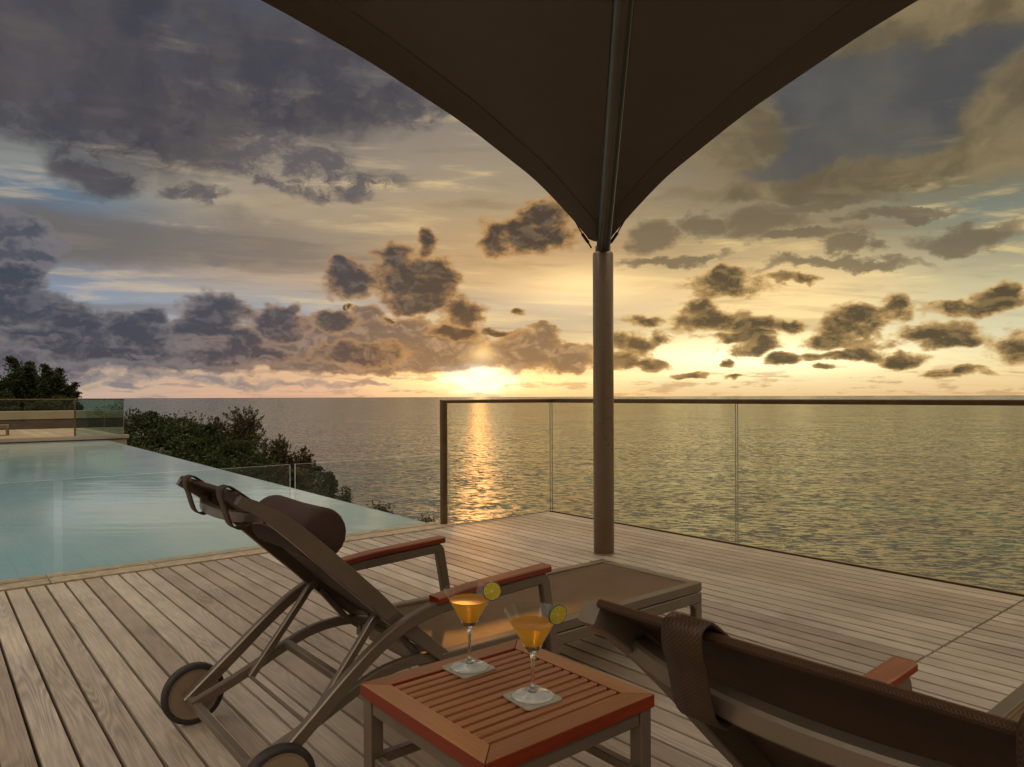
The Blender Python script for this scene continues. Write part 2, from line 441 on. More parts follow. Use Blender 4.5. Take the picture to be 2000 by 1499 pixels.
def fabric(name, color, pitch=0.0035, trans=0.25, tcol=None, rough=0.55, holes=0.0, contrast=0.35):
    mot = 0.02 if contrast < 0.1 else 0.1
    mt, n, out = mat(name)
    o = n.node('ShaderNodeTexCoord').outputs['Object']
    xyz = n.sep(o)
    k = 2 * math.pi / pitch
    # yarns run with the object's x/z slope and across y
    a = n.math('SINE', n.math('MULTIPLY', n.math('ADD', xyz[0], n.math('MULTIPLY', xyz[2], -1.0)), k))
    b = n.math('SINE', n.math('MULTIPLY', xyz[1], k))
    ab = n.math('MULTIPLY_ADD', n.math('MULTIPLY', a, b), 0.5, 0.5)
    vv = n.noise(o, 9, 3)
    c = n.mix(ab, tuple(x * (1 - contrast) for x in color[:3]) + (1,), tuple(x * (1 + contrast) for x in color[:3]) + (1,))
    c = n.vec('SCALE', c, scale=n.rng(vv, 0.3, 0.7, 1.0 - mot, 1.0 + mot))
    p = pbsdf(n, Base_Color=c, Roughness=rough)
    p.inputs['Sheen Weight'].default_value = 0.03
    n.put(p.inputs['Normal'], n.bump(ab, 0.5, 0.001))
    p.inputs['Specular IOR Level'].default_value = 0.25
    sh = p.outputs[0]
    if trans:
        t = n.node('ShaderNodeBsdfTranslucent')
        t.inputs[0].default_value = (*(tcol or color)[:3], 1)
        ms = n.node('ShaderNodeMixShader')
        ms.inputs[0].default_value = trans
        n.put(ms.inputs[1], sh)
        n.put(ms.inputs[2], t.outputs[0])
        sh = ms.outputs[0]
    if holes:
        tp = n.node('ShaderNodeBsdfTransparent')
        ms = n.node('ShaderNodeMixShader')
        n.put(ms.inputs[0], n.rng(ab, 0.25, 0.0, 0.0, holes))
        n.put(ms.inputs[1], sh)
        n.put(ms.inputs[2], tp.outputs[0])
        sh = ms.outputs[0]
    n.put(out.inputs[0], sh)
    return mt
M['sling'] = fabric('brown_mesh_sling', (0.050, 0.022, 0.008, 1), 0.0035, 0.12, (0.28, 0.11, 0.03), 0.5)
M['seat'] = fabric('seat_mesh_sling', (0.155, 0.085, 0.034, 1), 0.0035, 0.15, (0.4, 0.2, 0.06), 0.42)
M['strapmesh'] = fabric('strap_mesh', (0.048, 0.024, 0.011, 1), 0.0055, 0.1, (0.3, 0.12, 0.04), 0.55, 0, 0.5)
M['pillow'] = fabric('pillow_fabric', (0.055, 0.028, 0.018, 1), 0.003, 0.0, None, 0.75)
M['canopy'] = fabric('canopy_cloth', (0.16, 0.122, 0.094, 1), 0.004, 0.12, (0.14, 0.10, 0.07), 0.8, 0, 0.08)
M['hem'] = fabric('canopy_hem_cloth', (0.125, 0.093, 0.070, 1), 0.004, 0.0, None, 0.8, 0, 0.08)

def glass_pane(name, tint, refl=1.0, f0=0.022, graze=0.9):
    mt, n, out = mat(name)
    t = n.node('ShaderNodeBsdfTransparent')
    t.inputs[0].default_value = (*tint, 1)
    g = n.node('ShaderNodeBsdfGlossy')
    g.inputs['Roughness'].default_value = 0.0
    g.inputs[0].default_value = (refl, refl, refl, 1)
    lw = n.node('ShaderNodeLayerWeight')
    lw.inputs[0].default_value = 0.5
    fr = n.math('MULTIPLY_ADD', n.math('POWER', lw.outputs['Facing'], 5.0), graze, f0)
    ms = n.node('ShaderNodeMixShader')
    n.put(ms.inputs[0], fr)
    n.put(ms.inputs[1], t.outputs[0])
    n.put(ms.inputs[2], g.outputs[0])
    n.put(out.inputs[0], ms.outputs[0])
    return mt
M['pane'] = glass_pane('railing_glass', (0.99, 0.965, 0.86))
M['pane_low'] = glass_pane('pool_fence_glass', (0.93, 0.958, 0.955))
M['pane_far'] = glass_pane('green_glass', (0.70, 0.80, 0.72))
M['pane_edge'] = simple('glass_edge', (0.22, 0.19, 0.13, 1), 0.2, 0, 0.1, spec=0.8)
M['pane_edge_low'] = simple('glass_edge_low', (0.6, 0.58, 0.55, 1), 0.2, 0, 0.1, spec=0.8)

def clear_glass():
    mt, n, out = mat('clear_glass')
    p = pbsdf(n, Base_Color=(0.98, 0.99, 0.98, 1), Roughness=0.0, IOR=1.48)
    p.inputs['Transmission Weight'].default_value = 1.0
    n.put(out.inputs[0], p.outputs[0])
    return mt
M['glass'] = clear_glass()

M['thin'] = glass_pane('thin_glass', (0.975, 0.975, 0.97), 1.0, 0.028, 0.5)

def foot_glass():
    mt, n, out = mat('glass_foot')
    t = n.node('ShaderNodeBsdfTransparent')
    t.inputs[0].default_value = (0.97, 0.97, 0.96, 1)
    g = n.node('ShaderNodeBsdfGlossy')
    g.inputs['Roughness'].default_value = 0.06
    dd = n.node('ShaderNodeBsdfDiffuse')
    dd.inputs[0].default_value = (0.85, 0.85, 0.82, 1)  # milky white painted in for the bright reflections on the foot
    m1 = n.node('ShaderNodeMixShader')
    m1.inputs[0].default_value = 0.30
    n.put(m1.inputs[1], t.outputs[0]); n.put(m1.inputs[2], dd.outputs[0])
    lw = n.node('ShaderNodeLayerWeight')
    lw.inputs[0].default_value = 0.5
    m2 = n.node('ShaderNodeMixShader')
    n.put(m2.inputs[0], n.math('MULTIPLY_ADD', n.math('POWER', lw.outputs['Facing'], 3.0), 0.6, 0.10))
    n.put(m2.inputs[1], m1.outputs[0]); n.put(m2.inputs[2], g.outputs[0])
    n.put(out.inputs[0], m2.outputs[0])
    return mt
M['foot'] = foot_glass()

def juice():
    mt, n, out = mat('orange_cocktail')
    p = pbsdf(n, Base_Color=(1.0, 0.66, 0.14, 1), Roughness=0.22, IOR=1.33)
    p.inputs['Transmission Weight'].default_value = 0.75
    t = n.node('ShaderNodeBsdfTranslucent')
    t.inputs[0].default_value = (1.0, 0.66, 0.12, 1)
    ms = n.node('ShaderNodeMixShader')
    ms.inputs[0].default_value = 0.62
    n.put(ms.inputs[1], p.outputs[0])
    n.put(ms.inputs[2], t.outputs[0])
    tr = n.node('ShaderNodeBsdfTransparent')
    tr.inputs[0].default_value = (1.0, 0.86, 0.50, 1)
    m2 = n.node('ShaderNodeMixShader')
    m2.inputs[0].default_value = 0.22
    n.put(m2.inputs[1], ms.outputs[0])
    n.put(m2.inputs[2], tr.outputs[0])
    n.put(out.inputs[0], m2.outputs[0])
    return mt
M['juice'] = juice()

def lime_flesh():
    mt, n, out = mat('lime_flesh')
    o = n.node('ShaderNodeTexCoord').outputs['Object']
    x, y, z = n.sep(o)
    ang = n.math('ARCTAN2', z, x)
    rad = n.vec('LENGTH', n.comb(x, z, 0.0))
    spoke = n.math('ABSOLUTE', n.math('SINE', n.math('MULTIPLY', ang, 4.5)))
    seg = n.rng(n.math('MULTIPLY', spoke, n.rng(rad, 0.001, 0.010)), 0.05, 0.22)
    seg = n.math('MULTIPLY', seg, n.rng(rad, 0.0207, 0.0195))
    nn = n.noise(n.comb(n.math('MULTIPLY', ang, 9), n.math('MULTIPLY', rad, 120), 0.0), 1.0, 3)
    flesh = n.mix(nn, (0.52, 0.42, 0.015, 1), (0.78, 0.64, 0.06, 1))
    c = n.mix(seg, (0.74, 0.72, 0.34, 1), flesh)
    p = pbsdf(n, Base_Color=c, Roughness=0.25)
    t = n.node('ShaderNodeBsdfTranslucent')
    n.put(t.inputs[0], c)
    ms = n.node('ShaderNodeMixShader')
    ms.inputs[0].default_value = 0.5
    n.put(ms.inputs[1], p.outputs[0])
    n.put(ms.inputs[2], t.outputs[0])
    n.put(out.inputs[0], ms.outputs[0])
    return mt
M['lime'] = lime_flesh()
M['rind'] = simple('lime_rind', (0.035, 0.075, 0.010, 1), 0.35, 0, 0.3, 200)
M['coaster'] = simple('coaster_grey', (0.26, 0.235, 0.18, 1), 0.32, 0, 0.15, 60, 0.1, 400)

def pool_mat():
    mt, n, out = mat('pool_water')
    o = n.node('ShaderNodeTexCoord').outputs['Object']
    big = n.rng(n.math('ADD', n.noise(n.vec('MULTIPLY', o, (0.4, 0.2, 1)), 1.0, 3), n.rng(n.sep(o)[0], -4.6, -2.4, -0.12, 0.12)), 0.25, 0.75, 0.1, 0.9, False)
    # teal base with the pale sky reflection painted into part of it
    c = n.mix(n.rng(big, 0.3, 0.7), (0.165, 0.28, 0.29, 1), (0.27, 0.35, 0.33, 1))
    wv = n.node('ShaderNodeVectorRotate', rotation_type='Z_AXIS')
    n.put(wv.inputs['Vector'], o)
    wv.inputs['Angle'].default_value = YAW
    rp = n.noise(n.vec('MULTIPLY', wv.outputs[0], (0.9, 7.0, 1)), 1.6, 5, 0.6, 0.4, True)
    k = n.vec('MULTIPLY', n.vec('SUBTRACT', rp, (0.5, 0.5, 0.5)), (0.055, 0.055, 0.0))
    nrm = n.vec('NORMALIZE', n.vec('ADD', k, (0, 0, 1)))
    p = pbsdf(n, Base_Color=c, Roughness=0.06, IOR=1.45, Normal=nrm)
    n.put(out.inputs[0], p.outputs[0])
    return mt
M['pool'] = pool_mat()
M['tile'] = simple('pool_tile', (0.05, 0.12, 0.13, 1), 0.4, 0, 0.2, 20)

def sea_mat():
    mt, n, out = mat('sea_water')
    g = n.node('ShaderNodeNewGeometry').outputs['Position']
    rot = n.node('ShaderNodeVectorRotate', rotation_type='Z_AXIS')
    n.put(rot.inputs['Vector'], g)
    rot.inputs['Angle'].default_value = YAW + 0.25
    q = rot.outputs[0]
    big = n.noise(n.vec('MULTIPLY', q, (0.006, 0.02, 0)), 1.0, 4, 0.6)
    amp = n.rng(big, 0.3, 0.7, 0.85, 1.12)
    def lay(sx, sy, a, det, off=(0, 0, 0)):
        c = n.noise(n.vec('MULTIPLY_ADD', q, (sx, sy, 0), off), 1.0, det, 0.6, 0.2, True)
        return n.vec('SCALE', n.vec('SUBTRACT', c, (0.5, 0.5, 0.5)), scale=a)
    k = n.vec('ADD', lay(0.26, 0.75, 2.3, 3), lay(0.06, 0.16, 0.42, 3, (7, 3, 0)))
    k = n.vec('ADD', k, lay(0.010, 0.040, 0.26, 3, (2, 9, 0)))
    k = n.vec('SCALE', k, scale=amp)
    # slopes live along the wave direction, rotate them back to the world
    r2 = n.node('ShaderNodeVectorRotate', rotation_type='Z_AXIS')
    n.put(r2.inputs['Vector'], k)
    r2.inputs['Angle'].default_value = -(YAW + 0.25)
    k2 = n.vec('MULTIPLY', r2.outputs[0], (1, 1, 0))
    nrm = n.vec('NORMALIZE', n.vec('ADD', k2, tuple(-0.012 * FW + Vector((0, 0, 1)))))
    shoal = n.noise(n.vec('MULTIPLY', q, (0.012, 0.02, 0)), 1.0, 3)
    c = n.mix(n.rng(shoal, 0.45, 0.65), (0.046, 0.052, 0.050, 1), (0.044, 0.072, 0.056, 1))
    p = pbsdf(n, Base_Color=c, Roughness=0.15, IOR=1.42, Normal=nrm)
    n.put(out.inputs[0], p.outputs[0])
    return mt
M['sea'] = sea_mat()

def leaf(name, c1, c2, tr=0.25):
    mt, n, out = mat(name)
    r = n.node('ShaderNodeNewGeometry').outputs['Random Per Island']
    o = n.node('ShaderNodeTexCoord').outputs['Object']
    big = n.noise(o, 0.7, 2)
    f = n.math('MULTIPLY_ADD', r, 0.6, n.math('MULTIPLY', big, 0.5))
    c = n.mix(f, (*c1, 1), (*c2, 1))
    p = pbsdf(n, Base_Color=c, Roughness=0.7)
    p.inputs['Specular IOR Level'].default_value = 0.2
    t = n.node('ShaderNodeBsdfTranslucent')
    n.put(t.inputs[0], c)
    ms = n.node('ShaderNodeMixShader')
    ms.inputs[0].default_value = tr
    n.put(ms.inputs[1], p.outputs[0])
    n.put(ms.inputs[2], t.outputs[0])
    n.put(out.inputs[0], ms.outputs[0])
    return mt
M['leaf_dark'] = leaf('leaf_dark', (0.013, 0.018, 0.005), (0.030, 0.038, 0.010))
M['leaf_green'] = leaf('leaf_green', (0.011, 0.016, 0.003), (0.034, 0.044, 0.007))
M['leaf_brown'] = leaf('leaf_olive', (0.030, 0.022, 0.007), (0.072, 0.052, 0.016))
M['bark'] = simple('bark', (0.06, 0.045, 0.03, 1), 0.85, 0, 0.3, 8)
M['soil'] = simple('hill_soil', (0.035, 0.032, 0.016, 1), 0.95, 0, 0.4, 0.6)
M['rock'] = simple('rock', (0.12, 0.09, 0.06, 1), 0.9, 0, 0.35, 0.5, 0.4, 3)
M['wall'] = simple('render_wall', (0.20, 0.175, 0.13, 1), 0.7, 0, 0.08, 1.5)
M['wall_dark'] = simple('dark_wall', (0.05, 0.035, 0.024, 1), 0.7, 0, 0.2, 1.5)
M['concrete'] = simple('villa_wall', (0.22, 0.17, 0.12, 1), 0.8, 0, 0.12, 1.0)

# ------------------------------------------------------------------ object helpers
def tag(o, label=None, cat=None, group=None, kind=None):
    if label: o['label'] = label
    if cat: o['category'] = cat
    if group: o['group'] = group
    if kind: o['kind'] = kind
    return o
def empty(name, loc, label, cat, group=None, rz=0.0):
    o = bpy.data.objects.new(name, None)
    COL.objects.link(o)
    o.location = loc
    o.rotation_euler = (0, 0, rz)
    o.empty_display_size = 0.1
    return tag(o, label, cat, group)
def obj(name, bm, material, parent=None, smooth=False):
    me = bpy.data.meshes.new(name)
    bmesh.ops.recalc_face_normals(bm, faces=bm.faces)
    bm.to_mesh(me)
    bm.free()
    if smooth:
        for p in me.polygons:
            p.use_smooth = True
    for mm in (material if isinstance(material, (list, tuple)) else [material]):
        me.materials.append(mm)
    o = bpy.data.objects.new(name, me)
    COL.objects.link(o)
    if parent is not None:
        o.parent = parent
    return o
def copy_tree(o, parent=None):
    c = o.copy()
    COL.objects.link(c)
    c.parent = parent
    for ch in list(o.children):
        copy_tree(ch, c)
    return c
def BM():
    return bmesh.new()

def box(bm, x0, x1, y0, y1, z0, z1, ch=0.0, mi=0):
    """axis-aligned box with all edges chamfered by ch"""
    xs, ys, zs = (x0, x1), (y0, y1), (z0, z1)
    if ch <= 0:
        v = [bm.verts.new((xs[i], ys[j], zs[k])) for i in (0, 1) for j in (0, 1) for k in (0, 1)]
        fs = [(0, 1, 3, 2), (4, 6, 7, 5), (0, 4, 5, 1), (2, 3, 7, 6), (0, 2, 6, 4), (1, 5, 7, 3)]
        for f in fs:
            bm.faces.new([v[i] for i in f]).material_index = mi
        return
    vs = {}
    for i in (0, 1):
        for j in (0, 1):
            for k in (0, 1):
                X, Y, Z = xs[i], ys[j], zs[k]
                dx, dy, dz = (ch if i == 0 else -ch), (ch if j == 0 else -ch), (ch if k == 0 else -ch)
                vs[i, j, k, 'x'] = bm.verts.new((X, Y + dy, Z + dz))
                vs[i, j, k, 'y'] = bm.verts.new((X + dx, Y, Z + dz))
                vs[i, j, k, 'z'] = bm.verts.new((X + dx, Y + dy, Z))
    def f(*k):
        bm.faces.new([vs[q] for q in k]).material_index = mi
    for i in (0, 1):
        f((i, 0, 0, 'x'), (i, 1, 0, 'x'), (i, 1, 1, 'x'), (i, 0, 1, 'x'))
        f((0, i, 0, 'y'), (1, i, 0, 'y'), (1, i, 1, 'y'), (0, i, 1, 'y'))
        f((0, 0, i, 'z'), (1, 0, i, 'z'), (1, 1, i, 'z'), (0, 1, i, 'z'))
    for a in (0, 1):
        for b in (0, 1):
            f((0, a, b, 'y'), (1, a, b, 'y'), (1, a, b, 'z'), (0, a, b, 'z'))
            f((a, 0, b, 'x'), (a, 1, b, 'x'), (a, 1, b, 'z'), (a, 0, b, 'z'))
            f((a, b, 0, 'x'), (a, b, 1, 'x'), (a, b, 1, 'y'), (a, b, 0, 'y'))
            for c in (0, 1):
                f((a, b, c, 'x'), (a, b, c, 'y'), (a, b, c, 'z'))

def sweep(bm, pts, ws, h, side=None, ch=0.003, rnd_n=0, caps=True):
    """rectangular (or round, rnd_n>0) section swept along pts; ws = width along side vector, h = depth in plane"""
    pts = [Vector(p) for p in pts]
    rings = []
    N = len(pts)
    for i, p in enumerate(pts):
        a = (p - pts[i - 1]).normalized() if i > 0 else None
        b = (pts[i + 1] - p).normalized() if i < N - 1 else None
        t = (a + b).normalized() if a is not None and b is not None else (a if b is None else b)
        k = 1.0
        if a is not None and b is not None:
            c = max(0.35, math.sqrt(max(0.0, (1 + a.dot(b)) / 2)))
            k = 1.0 / c
        if side is None:
            s = t.cross(Vector((0, 0, 1)))
            s = s.normalized() if s.length > 1e-4 else Vector((0, 1, 0))
        else:
            s = Vector(side)
            s = (s - t * s.dot(t)).normalized()
        n = t.cross(s).normalized()
        W_ = ws[i] if isinstance(ws, (list, tuple)) else ws
        H_ = h[i] if isinstance(h, (list, tuple)) else h
        if rnd_n:
            sec = [(math.cos(2 * math.pi * j / rnd_n) * W_ / 2, math.sin(2 * math.pi * j / rnd_n) * H_ / 2) for j in range(rnd_n)]
        else:
            w2, h2 = W_ / 2, H_ / 2
            sec = [(w2, -h2 + ch), (w2, h2 - ch), (w2 - ch, h2), (-w2 + ch, h2), (-w2, h2 - ch), (-w2, -h2 + ch), (-w2 + ch, -h2), (w2 - ch, -h2)]
        rings.append([bm.verts.new(p + s * x + n * y * k) for x, y in sec])
    L = len(rings[0])
    for r0, r1 in zip(rings, rings[1:]):
        for j in range(L):
            bm.faces.new((r0[j], r0[(j + 1) % L], r1[(j + 1) % L], r1[j]))
    if caps:
        bm.faces.new(list(reversed(rings[0])))
        bm.faces.new(rings[-1])

def spline(pts, n=8):
    pts = [Vector(p) for p in pts]
    P = [pts[0] * 2 - pts[1]] + pts + [pts[-1] * 2 - pts[-2]]
    out = []
    for i in range(1, len(P) - 2):
        for k in range(n):
            t = k / n
            a, b, c, d_ = P[i - 1], P[i], P[i + 1], P[i + 2]
            out.append(0.5 * ((2 * b) + (c - a) * t + (2 * a - 5 * b + 4 * c - d_) * t * t + (3 * b - a - 3 * c + d_) * t ** 3))
    out.append(pts[-1])
    return out
def fillet(pts, r, n=6):
    pts = [Vector(p) for p in pts]
    out = [pts[0]]
    for i in range(1, len(pts) - 1):
        p = pts[i]
        a = (pts[i - 1] - p); b = (pts[i + 1] - p)
        ra = min(r, a.length * 0.45, b.length * 0.45)
        A = p + a.normalized() * ra
        B = p + b.normalized() * ra
        for k in range(n + 1):
            t = k / n
            out.append(A * (1 - t) ** 2 + p * 2 * t * (1 - t) + B * t * t)
    out.append(pts[-1])
    return out
def lathe(bm, prof, n=48, c=(0, 0, 0)):
    c = Vector(c)
    rings = []
    for r, z in prof:
        if r < 1e-6:
            rings.append([bm.verts.new(c + Vector((0, 0, z)))])
        else:
            rings.append([bm.verts.new(c + Vector((r * math.cos(2 * math.pi * j / n), r * math.sin(2 * math.pi * j / n), z))) for j in range(n)])
    for a, b in zip(rings, rings[1:]):
        for j in range(n):
            j2 = (j + 1) % n
            if len(a) == 1 and len(b) == 1:
                continue
            if len(a) == 1:
                bm.faces.new((a[0], b[j2], b[j]))
            elif len(b) == 1:
                bm.faces.new((a[j], a[j2], b[0]))
            else:
                bm.faces.new((a[j], a[j2], b[j2], b[j]))
def disc_y(bm, c, r, y0, y1, prof, n=48):
    """lathe about the y axis; prof = [(radius, t)] with t 0..1 from y0 to y1"""
    c = Vector(c)
    rings = []
    for rr, t in prof:
        y = y0 + (y1 - y0) * t
        if rr < 1e-6:
            rings.append([bm.verts.new(c + Vector((0, y, 0)))])
        else:
            rings.append([bm.verts.new(c + Vector((rr * math.cos(2 * math.pi * j / n), y, rr * math.sin(2 * math.pi * j / n)))) for j in range(n)])
    for a, b in zip(rings, rings[1:]):
        for j in range(n):
            j2 = (j + 1) % n
            if len(a) == 1:
                bm.faces.new((a[0], b[j], b[j2]))
            elif len(b) == 1:
                bm.faces.new((a[j2], a[j], b[0]))
            else:
                bm.faces.new((a[j2], a[j], b[j], b[j2]))
def sheet(bm, rows, thick, upv=None):
    """thin solid sheet through a grid of points rows[i][j], thickened along the normal"""
    R, C = len(rows), len(rows[0])
    top, bot = [], []
    for i in range(R):
        tr, br = [], []
        for j in range(C):
            p = Vector(rows[i][j])
            du = Vector(rows[min(i + 1, R - 1)][j]) - Vector(rows[max(i - 1, 0)][j])
            dv = Vector(rows[i][min(j + 1, C - 1)]) - Vector(rows[i][max(j - 1, 0)])
            n = du.cross(dv).normalized()
            tr.append(bm.verts.new(p + n * thick / 2))
            br.append(bm.verts.new(p - n * thick / 2))
        top.append(tr); bot.append(br)
    for i in range(R - 1):
        for j in range(C - 1):
            bm.faces.new((top[i][j], top[i][j + 1], top[i + 1][j + 1], top[i + 1][j]))
            bm.faces.new((bot[i][j], bot[i + 1][j], bot[i + 1][j + 1], bot[i][j + 1]))
    for i in range(R - 1):
        bm.faces.new((top[i][0], top[i + 1][0], bot[i + 1][0], bot[i][0]))
        bm.faces.new((top[i][-1], bot[i][-1], bot[i + 1][-1], top[i + 1][-1]))
    for j in range(C - 1):
        bm.faces.new((top[0][j], bot[0][j], bot[0][j + 1], top[0][j + 1]))
        bm.faces.new((top[-1][j], top[-1][j + 1], bot[-1][j + 1], bot[-1][j]))

# ------------------------------------------------------------------ the setting
# sea, reaching the horizon
SEA_Z = -40.0
bm = BM()
cx, cy = CAM.x, CAM.y
rads = [0, 60, 200, 600, 2000, 8000, 30000, 90000]
prev = [bm.verts.new((cx, cy, SEA_Z))]
NS = 64
for r in rads[1:]:
    ring = [bm.verts.new((cx + r * math.cos(2 * math.pi * j / NS), cy + r * math.sin(2 * math.pi * j / NS), SEA_Z)) for j in range(NS)]
    for j in range(NS):
        j2 = (j + 1) % NS
        if len(prev) == 1:
            bm.faces.new((prev[0], ring[j], ring[j2]))
        else:
            bm.faces.new((prev[j], ring[j], ring[j2], prev[j2]))
    prev = ring
tag(obj('sea', bm, M['sea']), kind='structure')

# deck boards
bm = BM()
PITCH, GAP = 0.1, 0.0125
def board(x0, x1, y0, y1):
    dz = rnd.uniform(-0.0008, 0.0008)
    box(bm, x0, x1, y0, y1, -0.045 + dz, dz, 0.0014)
x = -0.165
i = 0
while x > -14.0:
    x0, x1 = x - PITCH + GAP / 2, x - GAP / 2
    ytop = -0.014 if x1 > -1.36 else -0.083
    board(x0, x1, -3.992, ytop)
    board(x0, x1, -9.0, -4.004)
    x -= PITCH
# wide border boards beside the glass
board(-0.165 + GAP / 2, -0.052, -3.992, -0.014)
board(-0.165 + GAP / 2, -0.052, -9.0, -4.004)
deck = tag(obj('deck', bm, M['deck']), kind='structure')
bm = BM()
box(bm, -14, -0.03, -9.0, -0.06, -0.6, -0.05)
tag(obj('deck_base', bm, M['under']), kind='structure')
# villa mass under the terrace and its outer ledge
bm = BM()
box(bm, -14, 0.16, -9.2, -0.001, -6.0, -0.61)
box(bm, -0.026, 0.085, -9.0, 0.085, -0.6, -0.012, 0.004)
box(bm, -1.25, -0.028, -0.008, 0.083, -0.6, -0.013, 0.004)
tag(obj('terrace_ledge', bm, M['stone']), kind='structure')

# pool
POOL_Z = -0.028
bm = BM()
far = 17.25
pts = [(-1.245, 0.185), (-0.86, far), (-30, far), (-30, 0.185)]
top = [bm.verts.new((a, b, POOL_Z)) for a, b in pts]
bot = [bm.verts.new((a, b, -1.4)) for a, b in pts]
bm.faces.new(top)
for k in range(4):
    bm.faces.new((top[k], bot[k], bot[(k + 1) % 4], top[(k + 1) % 4]))
tag(obj('pool_water', bm, M['pool']), kind='structure')
# overflow lip of the infinity edge
bm = BM()
v = []
for (a, b) in [(-1.245, 0.19), (-0.86, far)]:
    v.append([bm.verts.new((a + 0.002, b, POOL_Z - 0.004)), bm.verts.new((a + 0.03, b, POOL_Z - 0.006)), bm.verts.new((a + 0.03, b, -1.6)), bm.verts.new((a + 0.002, b, -1.6))])
for k in range(4):
    bm.faces.new((v[0][k], v[0][(k + 1) % 4], v[1][(k + 1) % 4], v[1][k]))
bm.faces.new(v[0]); bm.faces.new(v[1])
tag(obj('pool_edge', bm, M['tile']), kind='structure')
# coping slabs
bm = BM()
x = -1.236
while x > -30:
    L = 0.6
    box(bm, x - L + 0.002, x - 0.002, -0.079, 0.184, -0.09, 0.012, 0.004)
    x -= L
tag(obj('pool_coping', bm, M['stone']), kind='structure')

# ------------------------------------------------------------------ glass
def pane(name, p0, p1, z0, z1, th, parent, material, edge):
    """upright glass sheet from p0 to p1, its rim edges a shade denser"""
    a, b = Vector((*p0, 0)), Vector((*p1, 0))
    t = (b - a).normalized()
    s = Vector((-t.y, t.x, 0)) * th / 2
    bm = BM()
    v = [bm.verts.new(q + k * s + Vector((0, 0, z))) for z in (z0, z1) for (q, k) in ((a, -1), (b, -1), (b, 1), (a, 1))]
    fs = [(0, 1, 5, 4, 0), (2, 3, 7, 6, 0), (1, 2, 6, 5, 1), (3, 0, 4, 7, 1), (4, 5, 6, 7, 1), (0, 3, 2, 1, 1)]
    for f in fs:
        bm.faces.new([v[i] for i in f[:4]]).material_index = f[4]
    return obj(name, bm, [material, edge], parent)

rail = empty('glass_railing', (0, 0, 0), 'tall clear glass railing with slim bronze handrail along the sea side of the deck', 'railing')
pane('glass_panel', (-1.262, 0), (-0.014, 0), -0.02, 1.082, 0.012, rail, M['pane'], M['pane_edge'])
y = -0.014
for L in (2.084, 2.1, 2.1, 2.1):
    pane('glass_panel', (0, y), (0, y - L), -0.02, 1.078, 0.012, rail, M['pane'], M['pane_edge'])
    y -= L + 0.018
bm = BM()
sweep(bm, [(-1.312, 0, 1.1), (0.0, 0, 1.1), (0.0, -8.6, 1.092)], 0.05, 0.032, (0, 0, 1), 0.005)
bm.free()
bm = BM()
sweep(bm, [(-1.312, 0.0, 1.098), (0.0, 0.0, 1.098), (0.0, -8.6, 1.092)], 0.048, 0.028, None, 0.005)
obj('handrail', bm, M['bronze'], rail)
bm = BM()
box(bm, -1.313, -1.263, -0.025, 0.025, 0.0, 1.084, 0.004)
obj('end_post', bm, M['bronze'], rail)
bm = BM()
box(bm, -1.262, -0.02, -0.012, -0.007, -0.02, 0.004)
box(bm, -0.024, -0.0075, -8.6, -0.0135, -0.02, 0.006, 0.001)
obj('base_channel', bm, M['bronze'], rail)
bm = BM()
box(bm, -1.35, -1.215, -0.06, 0.07, 0.0125, 0.018, 0.002)
obj('foot_plate', bm, M['stone'], rail)

pf = empty('pool_fence', (-4.2, 0.06, 0), 'low frameless glass fence standing along the near stone edge of the pool', 'glass fence')
xs = [(-1.19, -2.625), (-2.665, -4.16), (-4.205, -5.7), (-5.745, -7.24), (-7.285, -8.8)]
for a, b in xs:
    pane('glass_panel', (a + 4.2, 0), (b + 4.2, 0), 0.012, 0.625, 0.012, pf, M['pane_low'], M['pane_edge_low'])

# ------------------------------------------------------------------ umbrella
PX_, PY_ = -1.035, -1.684
um = empty('cantilever_umbrella', (PX_, PY_, 0), 'big dark brown umbrella canopy on a leaning mast and pale round post', 'umbrella')
bm = BM()
lathe(bm, [(0.0, 0.0), (0.074, 0.0), (0.074, 2.165), (0.070, 2.178), (0.06, 2.184), (0, 2.184)], 56)
o = obj('post', bm, M['pole'], um, True)
bm = BM()
lathe(bm, [(0, 0.0005), (0.079, 0.0005), (0.079, 0.008), (0.075, 0.010), (0, 0.010)], 48)
obj('base_ring', bm, M['pole'], um)
# leaning mast under the canopy
d1 = Vector((-1, -1.03, 0)).normalized()
bm = BM()
p0 = Vector((0.0, 0.0, 2.175))
pts = [p0 + d1 * 0.008, p0 + d1 * 0.05 + Vector((0, 0, 0.03)), p0 + d1 * 2.04 + Vector((0, 0, 0.70)), p0 + d1 * 2.7 + Vector((0, 0, 0.92))]
sweep(bm, pts, 0.098, 0.075, None, rnd_n=28)
obj('mast', bm, M['mast'], um, True)
bm = BM()
sweep(bm, [p0 + Vector((0, 0, -0.01)), p0 + Vector((0, 0, 0.05))], 0.11, 0.11, (1, 0, 0), rnd_n=24)
obj('mast_socket', bm, M['mast'], um, True)
